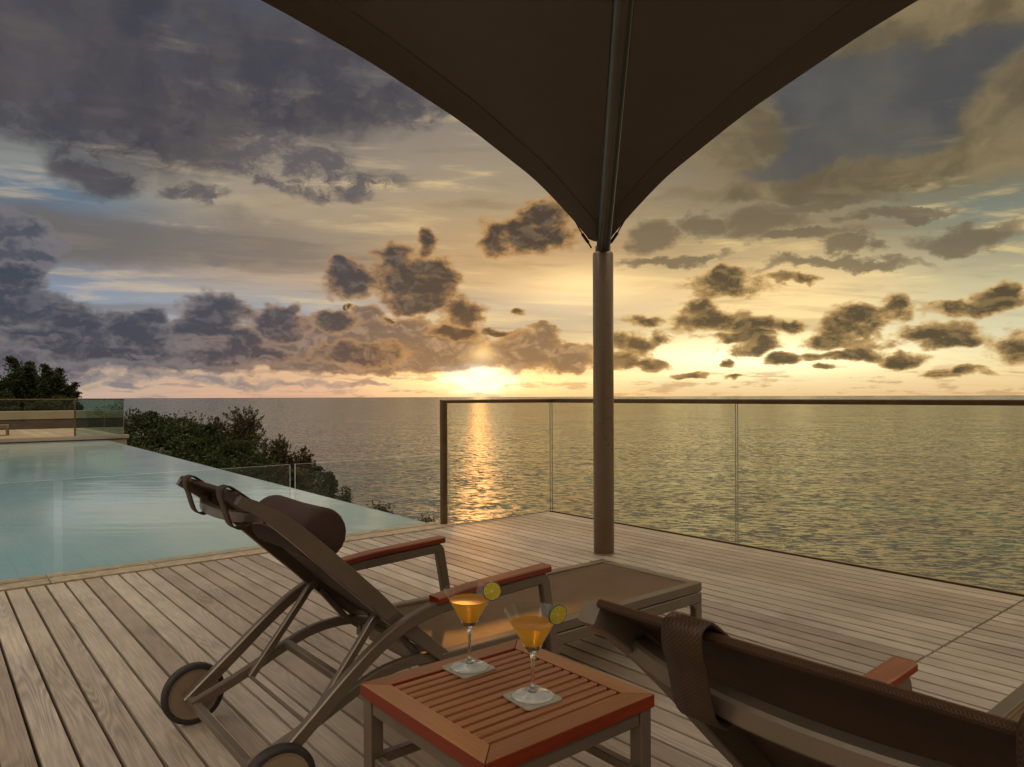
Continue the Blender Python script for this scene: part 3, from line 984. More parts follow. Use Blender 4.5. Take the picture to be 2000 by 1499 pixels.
# canopy: a tensioned square sail, its low corner at the mast foot
E_T = [(0.0, 2.165), (0.11, 2.262), (0.19, 2.325), (0.36, 2.435), (0.6, 2.58), (1.2, 2.82), (1.85, 3.01), (2.4, 3.13), (3.2, 3.24), (4.0, 3.3), (7.0, 3.42)]
def ez(t):
    for (a, za), (b, zb) in zip(E_T, E_T[1:]):
        if t <= b:
            return za + (zb - za) * (t - a) / (b - a)
    return E_T[-1][1]
def ezs(t):
    return sum(ez(max(0, t + k * 0.05)) for k in (-2, -1, 0, 1, 2)) / 5 if t > 0.12 else ez(t)
SP = 4.8
def cpt(s, t, off=0.0):
    a, b = s * SP, t * SP
    z = ezs(math.hypot(a, b)) + 0.30 * (1 - math.exp(-2.2 * a * b))
    return Vector((-a - 0.058, -b - 0.020, z - off))
NN = 44
gs = [(k / NN) ** 1.4 for k in range(NN + 1)]
START = 0.0
def hold(s, t):
    # blunt the corner where the cloth is clamped
    return s, t
rows = [[cpt(START + s * (1 - START), START + t * (1 - START)) for t in gs] for s in gs]
def blunt(bm):
    bmesh.ops.bisect_plane(bm, geom=bm.verts[:] + bm.edges[:] + bm.faces[:], plane_co=(-0.058 - 0.055, -0.020 - 0.055, 0), plane_no=(1, 1, 0), clear_outer=True)
bm = BM()
sheet(bm, rows, 0.0025)
blunt(bm)
obj('canopy', bm, M['canopy'], um, True)
bm = BM()
hw = 0.125 / SP
sheet(bm, [[cpt(START + s * (1 - START), START + k * hw, 0.006) for k in (0.0, 0.5, 1.0)] for s in gs], 0.0018)
blunt(bm)
obj('hem', bm, M['hem'], um, False)
bm = BM()
sheet(bm, [[cpt(START + k * hw, START + s * (1 - START), 0.006) for k in (0.0, 0.5, 1.0)] for s in gs], 0.0018)
blunt(bm)
obj('hem', bm, M['hem'], um, False)
bm = BM()
for sgn in (0, 1):
    q = [cpt(0.50 + k * 0.035, t, 0.012) if not sgn else cpt(t, 0.50 + k * 0.035, 0.012) for k in (0, 1) for t in (0,)]
    tt = [0.12 + i * 0.12 for i in range(14)]
    if not sgn:
        rws = [[cpt((2.06 - 0.5 * t) / SP, t / SP, 0.005), cpt((2.13 - 0.5 * t) / SP, t / SP, 0.005)] for t in tt]
        sheet(bm, rws, 0.0015)
obj('seam_tape', bm, M['hem'], um)
for sgn in (0, 1):
    bm = BM()
    def e(t, off, dz):
        z = ezs(t) - dz
        return Vector((-t - 0.058, off - 0.020, z)) if sgn == 0 else Vector((off - 0.058, -t - 0.020, z))
    a0, a1, a2, a3 = e(0.24, 0.0, 0.0), e(0.165, 0.01, 0.018), e(0.10, 0.012, 0.024), e(0.07, 0.012, 0.03)
    sweep(bm, [a0, a1], 0.009, 0.009, None, rnd_n=8)
    sweep(bm, [a1, a2], 0.022, 0.022, None, rnd_n=10)
    sweep(bm, [a2, a3], 0.012, 0.012, None, rnd_n=8)
    obj('cable_fitting', bm, M['rope'], um)

# ------------------------------------------------------------------ lounger (local frame: x to the foot, origin at the floor under the foot end)
def make_lounger(loc, label):
    r = empty('sun_lounger', loc, label, 'sun lounger', 'sun loungers on the decks')
    O = -2.12   # absolute u of the origin while drawing from the photograph's measurements
    def L(pts, y):
        return [(a - O, y, z) for a, z in pts]
    F = M['frame']
    RY, AY = 0.288, 0.338
    # seat frame: upper sling rail and lower rail with a groove between, end bars
    bm = BM()
    for s in (-1, 1):
        yc = s * RY
        box(bm, -1.41, -0.004, yc - 0.02, yc + 0.02, 0.257, 0.298, 0.004)
        box(bm, -1.41, 0.0, yc - 0.017, yc + 0.017, 0.205, 0.252, 0.004)
    box(bm, -0.044, -0.006, -RY + 0.021, RY - 0.021, 0.258, 0.296, 0.004)
    box(bm, -0.05, -0.012, -RY + 0.018, RY - 0.018, 0.208, 0.25, 0.004)
    box(bm, -1.405, -1.372, -RY + 0.021, RY - 0.021, 0.222, 0.262, 0.004)
    obj('seat_frame', bm, F, r)
    # seat sling with a slight sag
    rows = []
    for i in range(29):
        xx = -0.048 - i * (1.33 / 28)
        rows.append([(xx, (j / 8 - 1) * (RY - 0.022), 0.2895 - 0.012 * (1 - (j / 8 - 1) ** 2) * min(1, i / 5, (28 - i) / 5 + 0.3)) for j in range(17)])
    bm = BM()
    sheet(bm, rows, 0.003)
    for s in (-1, 1):
        sweep(bm, [(-0.05, s * (RY - 0.026), 0.2925), (-1.37, s * (RY - 0.026), 0.2925)], 0.009, 0.006, (0, 1, 0), 0.0015)
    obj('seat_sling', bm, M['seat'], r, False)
    # foot legs with rounded gusset
    for s in (-1, 1):
        bm = BM()
        yc = s * (RY + 0.001)
        pts = [(-0.026, yc, 0.206), (-0.022, yc, 0.1), (-0.012, yc, 0.0)]
        sweep(bm, pts, 0.036, 0.044, (0, 1, 0), 0.004)
        g = []
        for k in range(7):
            a = k / 6 * math.pi / 2
            g.append((-0.048 - 0.03 * (1 - math.sin(a)), 0.205 - 0.03 * (1 - math.cos(a))))
        v0 = [bm.verts.new((-0.047, yc - 0.014, 0.2055)), bm.verts.new((-0.047, yc + 0.014, 0.2055))]
        ca = [bm.verts.new((x_, yc - 0.014, z_)) for x_, z_ in g]
        cb = [bm.verts.new((x_, yc + 0.014, z_)) for x_, z_ in g]
        for k in range(6):
            bm.faces.new((ca[k], ca[k + 1], cb[k + 1], cb[k]))
            bm.faces.new((v0[0], ca[k + 1], ca[k]))
            bm.faces.new((v0[1], cb[k], cb[k + 1]))
        obj('leg', bm, F, r)
    # arm frames: from the wheel axle sweeping up to the arm and down the front leg to the floor
    arm = [(-4.150, 0.098), (-4.07, 0.163), (-3.98, 0.236), (-3.89, 0.311), (-3.80, 0.378), (-3.72, 0.423), (-3.64, 0.452), (-3.56, 0.468)]
    for s in (-1, 1):
        bm = BM()
        pp = spline(L(arm, s * AY), 5) + fillet(L([(-3.45, 0.472), (-3.118, 0.488), (-3.075, 0.25), (-3.045, 0.0)], s * AY), 0.02, 5)
        sweep(bm, pp, 0.030, 0.040, (0, 1, 0), 0.004)
        obj('arm_frame', bm, F, r)
        bm = BM()
        wp = spline(L([(-3.585, 0.4905), (-3.45, 0.5045), (-3.3, 0.512), (-3.102, 0.5205)], s * AY), 4)
        sweep(bm, wp, 0.058, 0.023, (0, 1, 0), 0.004)
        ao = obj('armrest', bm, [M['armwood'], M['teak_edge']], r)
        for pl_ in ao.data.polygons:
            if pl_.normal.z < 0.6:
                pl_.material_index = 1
    # lower chassis tubes from the axle to the seat frame
    cur = [(-4.152, 0.112), (-3.99, 0.172), (-3.84, 0.238), (-3.75, 0.272), (-3.66, 0.286), (-3.57, 0.284), (-3.48, 0.262), (-3.42, 0.24)]
    for s in (-1, 1):
        bm = BM()
        sweep(bm, spline(L(cur, s * (RY - 0.022)), 5), 0.026, 0.034, (0, 1, 0), 0.004)
        obj('chassis_tube', bm, F, r)
    for a, z, w_, yy in ((-4.14, 0.108, 0.026, AY + 0.028), (-3.83, 0.250, 0.026, RY - 0.036), (-3.45, 0.185, 0.04, AY - 0.015)):
        bm = BM()
        sweep(bm, [(a - O, -yy, z), (a - O, yy, z)], 0.028, w_, (1, 0, 0), 0.004)
        obj('crossbar', bm, F, r)
    # backrest side rails (curved towards the head) and the bowed head bar
    bk = [(-3.50, 0.268), (-3.60, 0.356), (-3.70, 0.443), (-3.78, 0.522), (-3.87, 0.607), (-3.95, 0.683), (-4.03, 0.756), (-4.10, 0.812), (-4.185, 0.862)]
    bkp = spline(L(bk, 0), 5)
    for s in (-1, 1):
        bm = BM()
        pp = [p + Vector((0, s * RY, 0)) for p in bkp]
        nP = len(pp)
        hh = [(0.038 + 0.018 * math.sin(math.pi * min(1, k / nP))) * (1 - 0.35 * max(0, (k / nP - 0.85) / 0.15)) for k in range(nP)]
        sweep(bm, pp, 0.03, hh, (0, 1, 0), 0.0025)
        obj('backrest_rail', bm, F, r)
    bm = BM()
    bow = []
    for k in range(17):
        t = k / 8 - 1
        q = 1 - abs(t) ** 2.2
        bow.append((-4.10 - 0.058 * q - O, t * (RY - 0.012), 0.800 - 0.006 * q))
    sweep(bm, bow, 0.03, 0.028, None, 0.004)
    obj('head_bar', bm, F, r)
    # back sling
    rows = []
    n_ = len(bkp)
    for i, p in enumerate(bkp):
        if p.z < 0.30:
            continue
        t = bkp[min(i + 1, n_ - 1)] - bkp[max(i - 1, 0)]
        nrm = Vector((t.z, 0, -t.x)).normalized()
        if nrm.z < 0: nrm = -nrm
        f = i / (n_ - 1)
        row = []
        for j in range(17):
            q = j / 8 - 1
            sag = 0.016 * (1 - q * q) * math.sin(math.pi * min(1, f * 1.05)) 
            row.append(p + nrm * (0.014 - sag) + Vector((0, q * (RY - 0.012), 0)))
        rows.append(row)
    bm = BM()
    sheet(bm, rows, 0.0035)
    # rolled top hem
    hp = rows[-1]
    sweep(bm, hp, 0.012, 0.012, (1, 0, 0), rnd_n=10)
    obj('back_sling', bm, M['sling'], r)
    # folding prop: two arms and a thin rod
    bm = BM()
    for s in (-1, 1):
        sweep(bm, spline(L([(-3.725, 0.452), (-3.75, 0.44), (-3.80, 0.375), (-3.965, 0.168)], s * 0.242), 4), 0.022, 0.024, (0, 1, 0), 0.003)
    sweep(bm, [(-3.965 - O, -0.262, 0.168), (-3.965 - O, 0.262, 0.168)], 0.013, 0.013, (1, 0, 0), rnd_n=12)
    obj('backrest_prop', bm, F, r)
    for s in (-1, 1):
        bm = BM()
        sweep(bm, L([(-3.70, 0.42), (-3.60, 0.30), (-3.55, 0.262)], s * 0.25), 0.02, 0.022, (0, 1, 0), 0.003)
        obj('hinge_arm', bm, F, r)
    # wheels
    for s in (-1, 1):
        c = (-4.115 - O, 0, 0.1055)
        y0, y1 = s * (AY + 0.03), s * (AY + 0.064)
        bm = BM()
        disc_y(bm, c, 0.11, y0, y1, [(0.085, 0.06), (0.094, 0.0), (0.102, 0.1), (0.105, 0.3), (0.1035, 0.42), (0.105, 0.5), (0.1035, 0.58), (0.105, 0.7), (0.102, 0.9), (0.094, 1.0), (0.085, 0.94)], 64)
        wl = obj('wheel', bm, M['rubber'], r, True)
        bm = BM()
        disc_y(bm, c, 0.1, y0, y1, [(0, 0.02), (0.018, 0.02), (0.022, 0.14), (0.076, 0.16), (0.081, 0.1), (0.0855, 0.1), (0.0855, 0.9), (0.081, 0.9), (0.076, 0.84), (0.022, 0.86), (0.018, 0.98), (0, 0.98)], 64)
        obj('wheel_disc', bm, M['hub'], wl)
    return r
M['armwood'] = wood('armrest_teak', [(0.21, 0.070, 0.026), (0.24, 0.080, 0.030)], 0, 40.0, 0.4, 0.2, 0.5, 0.1, 0.1)
L1Y, L2Y = -3.003, -4.905
lounger = make_lounger((-2.12, L1Y, 0), 'brown sling sun lounger between the pool and the teak table, its back raised')

# head pillow held by two straps over the top of the backrest
def make_pillow(loc, label, slide=0.0):
    r = empty('head_pillow', loc, label, 'pillow', 'head pillows on the loungers')
    O = -2.12
    bm = BM()
    c = Vector((-3.915 - O + slide * 0.72, -0.035, 0.725 - slide * 0.72))
    Rr, hl, n, seg = 0.081, 0.205, 40, 22
    rings = []
    for i in range(seg + 1):
        t = -1 + 2 * i / seg
        e_ = max(0.0, 1 - max(0.0, (abs(t) - 0.93) / 0.07) ** 2) ** 0.5
        rr = Rr * (0.9 + 0.10 * e_) * (1 - 0.06 * math.cos(t * 2.2) ** 2 * 0 - 0.05 * (1 - abs(t)) )
        yv = c.y + t * hl
        rings.append([bm.verts.new((c.x + rr * math.cos(2 * math.pi * j / n) * (1 + 0.02 * math.sin(3 * j + i)), yv, c.z + rr * math.sin(2 * math.pi * j / n))) for j in range(n)])
    for a, b in zip(rings, rings[1:]):
        for j in range(n):
            bm.faces.new((a[j], a[(j + 1) % n], b[(j + 1) % n], b[j]))
    for ring, sgn in ((rings[0], -1), (rings[-1], 1)):
        cc = bm.verts.new((c.x, ring[0].co.y + sgn * 0.006, c.z))
        inner = [bm.verts.new((c.x + (v.co.x - c.x) * 0.9, v.co.y + sgn * 0.005, c.z + (v.co.z - c.z) * 0.9)) for v in ring]
        for j in range(n):
            bm.faces.new((ring[j], ring[(j + 1) % n], inner[(j + 1) % n], inner[j]))
            bm.faces.new((inner[j], inner[(j + 1) % n], cc))
    obj('cushion', bm, M['pillow'], r, True)
    for yc in (0.125, -0.212):
        path = [(-3.94 + slide * 0.5, 0.698 - slide * 0.46), (-3.99, 0.744), (-4.06, 0.801), (-4.12, 0.843), (-4.18, 0.888), (-4.195, 0.893), (-4.208, 0.885), (-4.208, 0.862), (-4.2, 0.84), (-4.19, 0.805), (-4.181, 0.784), (-4.164, 0.772), (-4.142, 0.776), (-4.126, 0.79)]
        pts = spline([(a - O, 0, z) for a, z in path], 6)
        rows = [[p + Vector((0, yc + k * 0.026, 0)) for k in (-1, -0.33, 0.33, 1)] for p in pts]
        bm = BM()
        sheet(bm, rows, 0.0035)
        obj('strap', bm, M['strapmesh'], r, True)
    return r
pillow = make_pillow((-2.12, L1Y, 0), 'dark brown roll pillow strapped over the raised back of the lounger beside the pool')

l2 = copy_tree(lounger)
l2.location = (-2.12, L2Y, 0)
l2['label'] = 'brown sling sun lounger in the right foreground, seen from behind its dark backrest'
make_pillow((-2.12, L2Y, 0), 'mesh strapped head pillow looped over the dark lounger back in the right foreground', 0.17)

# ------------------------------------------------------------------ side table (0.49 m square)
TX0, TX1, TY0, TY1, TZ = -4.04, -3.548, -4.203, -3.71, 0.455
tc_ = ((TX0 + TX1) / 2, (TY0 + TY1) / 2)
tb = empty('side_table', (tc_[0], tc_[1], 0), 'small square teak slatted table with grey metal legs holding two cocktails', 'table')
hx, hy = (TX1 - TX0) / 2, (TY1 - TY0) / 2
fw_ = 0.054
T_ = 0.030
def mitre(p4, z0, z1, ch=0.0025):
    bm = BM()
    tp = [bm.verts.new((a, b, z1)) for a, b in p4]
    bt = [bm.verts.new((a, b, z0)) for a, b in p4]
    bm.faces.new(tp); bm.faces.new(list(reversed(bt)))
    for k in range(4):
        bm.faces.new((tp[k], bt[k], bt[(k + 1) % 4], tp[(k + 1) % 4]))
    bmesh.ops.recalc_face_normals(bm, faces=bm.faces)
    bmesh.ops.bevel(bm, geom=[e_ for e_ in bm.edges], offset=ch, segments=2, affect='EDGES', profile=0.6)
    return bm
g_ = 0.0006
o_, i_ = (hx, hy), (hx - fw_, hy - fw_)
frames = [
    ([(-o_[0] + g_, -o_[1]), (o_[0] - g_, -o_[1]), (i_[0] - g_, -i_[1]), (-i_[0] + g_, -i_[1])], 0),
    ([(-i_[0] + g_, i_[1]), (i_[0] - g_, i_[1]), (o_[0] - g_, o_[1]), (-o_[0] + g_, o_[1])], 0),
    ([(-o_[0], -o_[1] + g_), (-i_[0], -i_[1] + g_), (-i_[0], i_[1] - g_), (-o_[0], o_[1] - g_)], 1),
    ([(i_[0], -i_[1] + g_), (o_[0], -o_[1] + g_), (o_[0], o_[1] - g_), (i_[0], i_[1] - g_)], 1)]
for p4, ax in frames:
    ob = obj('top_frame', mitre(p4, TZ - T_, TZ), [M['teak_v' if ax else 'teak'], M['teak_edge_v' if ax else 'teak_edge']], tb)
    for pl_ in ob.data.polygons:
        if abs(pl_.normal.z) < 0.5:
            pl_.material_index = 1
ns = 12
span = 2 * i_[1]
gp = 0.0122
sw = (span - (ns + 1) * gp) / ns
for k in range(ns):
    y0 = -i_[1] + gp + k * (sw + gp)
    bm = BM()
    box(bm, -i_[0] + 0.001, i_[0] - 0.001, y0, y0 + sw, TZ - 0.022, TZ - 0.0008, 0.002)
    obj('slat', bm, M['teak'], tb)
bm = BM()
for s in (-1, 1):
    box(bm, -hx + 0.042, hx - 0.042, s * (hy - 0.024) - 0.014, s * (hy - 0.024) + 0.014, TZ - T_ - 0.036, TZ - T_ - 0.001, 0.003)
    box(bm, s * (hx - 0.024) - 0.014, s * (hx - 0.024) + 0.014, -hy + 0.042, hy - 0.042, TZ - T_ - 0.036, TZ - T_ - 0.001, 0.003)
obj('apron', bm, M['frame'], tb)
for sx in (-1, 1):
    for sy in (-1, 1):
        bm = BM()
        box(bm, sx * (hx - 0.0235) - 0.018, sx * (hx - 0.0235) + 0.018, sy * (hy - 0.0235) - 0.018, sy * (hy - 0.0235) + 0.018, 0.0, TZ - T_ - 0.0005, 0.003)
        obj('leg', bm, M['frame'], tb)
bm = BM()
for s in (-1, 1):
    box(bm, -hx + 0.043, hx - 0.043, s * (hy - 0.026) - 0.012, s * (hy - 0.026) + 0.012, 0.262, 0.286, 0.003)
    box(bm, s * (hx - 0.026) - 0.012, s * (hx - 0.026) + 0.012, -hy + 0.043, hy - 0.043, 0.262, 0.286, 0.003)
obj('stretcher', bm, M['frame'], tb)

# ------------------------------------------------------------------ coasters, cocktails, lime wheels
def coaster(cx_, cy_, label, rz):
    bm = BM()
    h_, r_, n_ = 0.051, 0.012, 7
    ring = []
    for qx, qy, a0 in ((1, 1, 0), (-1, 1, 90), (-1, -1, 180), (1, -1, 270)):
        for k in range(n_ + 1):
            a = math.radians(a0 + 90 * k / n_)
            ring.append((qx * (h_ - r_) + r_ * math.cos(a), qy * (h_ - r_) + r_ * math.sin(a)))
    prof = [(0.996, 0.0), (1.0, 0.001), (1.0, 0.0035), (0.985, 0.0042)]
    rr = [[bm.verts.new((x_ * f, y_ * f, z_)) for x_, y_ in ring] for f, z_ in prof]
    for a, b in zip(rr, rr[1:]):
        for j in range(len(ring)):
            j2 = (j + 1) % len(ring)
            bm.faces.new((a[j], a[j2], b[j2], b[j]))
    bm.faces.new(rr[-1]); bm.faces.new(list(reversed(rr[0])))
    o = obj('coaster', bm, M['coaster'])
    o.location = (cx_, cy_, TZ)
    o.rotation_euler = (0, 0, rz)
    return tag(o, label, 'coaster', 'coasters on the table')
G1 = (-3.775, -4.036)
G2 = (-3.782, -3.802)
coaster(G1[0] - 0.004, G1[1] - 0.003, 'grey square coaster under the front cocktail glass', math.radians(-4))
coaster(G2[0] - 0.004, G2[1] - 0.001, 'grey square coaster under the rear cocktail glass nearer the lounger', math.radians(2))
GZ = TZ + 0.0043
def cocktail(g, label, lvl):
    r = empty('cocktail_glass', (g[0], g[1], GZ), label, 'cocktail glass', 'cocktails on the table')
    outer = [(0.0, 0.0), (0.046, 0.0), (0.048, 0.0008), (0.0478, 0.0018), (0.040, 0.0032), (0.022, 0.0058), (0.011, 0.0095), (0.0068, 0.0145), (0.0052, 0.022), (0.0042, 0.035),
             (0.0038, 0.055), (0.0042, 0.078), (0.0058, 0.090), (0.009, 0.097), (0.0145, 0.104), (0.0215, 0.1135), (0.0655, 0.1935)]
    inner = [(0.0652, 0.1945), (0.0645, 0.1938), (0.0198, 0.1155), (0.0150, 0.1105), (0.008, 0.1080), (0.0, 0.1075)]
    bm = BM()
    lathe(bm, outer + inner, 72)
    og = obj('glass', bm, [M['glass'], M['thin'], M['foot']], r, True)
    for pl_ in og.data.polygons:
        if pl_.center.z > 0.1155:
            pl_.material_index = 1
        elif pl_.center.z < 0.008:
            pl_.material_index = 2
    def rin(z):
        return 0.0198 + (z - 0.1155) / (0.1938 - 0.1155) * (0.0645 - 0.0198) + 0.0003
    zt = lvl
    bm = BM()
    pr = [(0.0, 0.1074), (0.008, 0.1079), (0.0152, 0.1104), (0.0201, 0.1155)]
    for k in range(1, 9):
        z = 0.1155 + (zt - 0.1155) * k / 8
        pr.append((rin(z), z))
    pr += [(rin(zt) - 0.0012, zt - 0.0005), (0, zt - 0.0008)]
    lathe(bm, pr, 72)
    obj('drink', bm, M['juice'], r, True)
    return r
cocktail(G1, 'martini glass of orange cocktail with a lime wheel on its rim, nearer the camera', 0.166)
cocktail(G2, 'martini glass of orange cocktail with a lime wheel on its rim, nearer the lounger', 0.170)
def lime(g, off, zc, label, yaw, tilt):
    p = Vector((g[0], g[1], 0)) + RT * off
    r = empty('lime_slice', (p.x, p.y, zc), label, 'lime slice', 'lime wheels on the glasses')
    r.rotation_euler = (tilt, 0, -YAW + yaw)
    R_, t_ = 0.0235, 0.0028
    bm = BM()
    disc_y(bm, (0, 0, 0), R_, -t_, t_, [(0, 0), (R_ - 0.0022, 0.0), (R_ - 0.0022, 1.0), (0, 1.0)], 48)
    obj('flesh', bm, M['lime'], r)
    bm = BM()
    disc_y(bm, (0, 0, 0), R_, -t_, t_, [(R_ - 0.0021, -0.03), (R_ - 0.0006, 0.0), (R_, 0.2), (R_, 0.8), (R_ - 0.0006, 1.0), (R_ - 0.0021, 1.03), (R_ - 0.0021, -0.03)], 48)
    obj('rind', bm, M['rind'], r, True)
lime(G1, 0.057, GZ + 0.184, 'lime wheel on the right rim of the front cocktail glass', math.radians(28), math.radians(8))
lime(G2, 0.057, GZ + 0.190, 'lime wheel on the right rim of the rear cocktail glass', math.radians(8), math.radians(-6))

# ------------------------------------------------------------------ far terrace beyond the pool
FZ = 0.10
plf = far
bm = BM()
x = -0.45
while x > -26:
    box(bm, x - 0.196, x, plf + 0.32, 23.6, FZ - 0.025, FZ - 0.001, 0.003)
    x -= 0.2
tag(obj('far_deck', bm, M['deck']), kind='structure')
bm = BM()
box(bm, -26, -0.30, plf, plf + 0.31, FZ - 0.10, FZ + 0.002, 0.008)
box(bm, -26, -0.36, plf + 0.05, 23.8, -3.0, FZ - 0.105)
tag(obj('far_terrace_edge', bm, M['concrete']), kind='structure')

fr = empty('far_glass_railing', (0, plf, 0), 'greenish glass railing round the far terrace beyond the pool', 'railing')
xs = [-0.43, -1.62, -2.75, -4.9, -7.0, -9.1, -11.2, -13.3]
for a, b in zip(xs, xs[1:]):
    pane('glass_panel', (a, 0.1), (b + 0.02, 0.1), FZ, 1.10, 0.012, fr, M['pane_far'] if a > -1 else M['pane'], M['pane_edge'])
pane('glass_panel', (-0.42, 0.11), (-0.42, 2.9), FZ, 1.10, 0.012, fr, M['pane_far'], M['pane_edge'])
pane('glass_panel', (-0.42, 2.93), (-0.42, 6.0), FZ, 1.10, 0.012, fr, M['pane_far'], M['pane_edge'])
bm = BM()
sweep(bm, [(-13.4, 0.1, 1.105), (-0.42, 0.1, 1.105), (-0.42, 6.0, 1.105)], 0.04, 0.02, None, 0.004)
obj('handrail', bm, M['bronze'], fr)
bm = BM()
box(bm, -1.64, -1.6, 0.03, 0.075, FZ - 0.1, 1.094, 0.004)
obj('post', bm, M['bronze'], fr)

pw = empty('parapet_wall', (-3, 23.9, 0), 'low cream capped wall behind the far terrace under the trees', 'wall')
bm = BM()
box(bm, -26, 2.85, 0, 0.5, 0.42, 0.70, 0.01)
obj('coping', bm, M['wall'], pw)
bm = BM()
box(bm, -26, 2.75, 0.04, 0.46, -1.0, 0.415)
obj('wall_body', bm, M['wall_dark'], pw)

l3 = copy_tree(lounger)
l3.location = (-2.95, 19.3, FZ)
l3.rotation_euler = (0, 0, math.radians(-8))
l3['label'] = 'small dark sun lounger on the far terrace behind the glass, at the left edge'

# ------------------------------------------------------------------ headland, trees and shrubs
def cw(X, Y, z=0.0):
    """point X metres right of and Y metres ahead of the terrace's viewpoint"""
    p = CAM + RT * X + FW * Y
    return Vector((p.x, p.y, z))
SIL = [(-400, 790), (255, 806), (394, 826), (524, 852), (565, 872), (601, 890), (640, 925), (656, 968), (668, 1010), (700, 1100)]
def sil_z(X, Y):
    px = 1000 + F_PX * X / Y
    for (a, ya), (b, yb) in zip(SIL, SIL[1:]):
        if px <= b:
            t = (px - a) / (b - a)
            y = ya + (yb - ya) * t
            return CAM.z - (y - 775) / F_PX * Y
    return -60.0
def hill(X, Y):
    c = sil_z(X * 66.0 / Y, 66.0) - 2.6
    d_ = (Y - 66) / 30.0
    z = c - (d_ * d_ * 9 if d_ > 0 else d_ * d_ * 7)
    z += 0.8 * math.sin(X * 0.31 + Y * 0.17) + 0.5 * math.sin(X * 0.7 - Y * 0.4)
    return max(z, SEA_Z - 3)
bm = BM()
gx = [-150 + i * 2.6 for i in range(62)]
gy = [14 + j * 3.2 for j in range(40)]
g = [[bm.verts.new(cw(X, Y, hill(X, Y))) for Y in gy] for X in gx]
for i in range(len(gx) - 1):
    for j in range(len(gy) - 1):
        bm.faces.new((g[i][j], g[i + 1][j], g[i + 1][j + 1], g[i][j + 1]))
tag(obj('hill', bm, M['soil'], None, True), kind='structure')

nr = np.random.RandomState(11)
def leaf_mesh(name, cent, size, material, parent=None, up=None, aspect=0.45):
    """one quad per centre, random orientation (or leaning along 'up')"""
    n = len(cent)
    a = nr.normal(size=(n, 3))
    if up is not None:
        a = a * 0.45 + np.asarray(up)
    a /= np.linalg.norm(a, axis=1)[:, None]
    b = nr.normal(size=(n, 3))
    b -= (b * a).sum(1)[:, None] * a
    b /= np.linalg.norm(b, axis=1)[:, None]
    s = size * nr.uniform(0.6, 1.35, n)[:, None]
    A = a * s * 0.5
    B = b * s * 0.5 * aspect
    v = np.empty((n, 4, 3))
    v[:, 0] = cent - A
    v[:, 1] = cent + B * 0.9 - A * 0.1
    v[:, 2] = cent + A
    v[:, 3] = cent - B * 0.9 - A * 0.1
    me = bpy.data.meshes.new(name)
    me.vertices.add(4 * n)
    me.vertices.foreach_set('co', v.reshape(-1).astype(np.float32))
    me.loops.add(4 * n)
    me.loops.foreach_set('vertex_index', np.arange(4 * n, dtype=np.int32))
    me.polygons.add(n)
    me.polygons.foreach_set('loop_start', np.arange(0, 4 * n, 4, dtype=np.int32))
    me.update()
    me.validate()
    me.materials.append(material)
    o = bpy.data.objects.new(name, me)
    COL.objects.link(o)
    if parent is not None:
        o.parent = parent
    return o
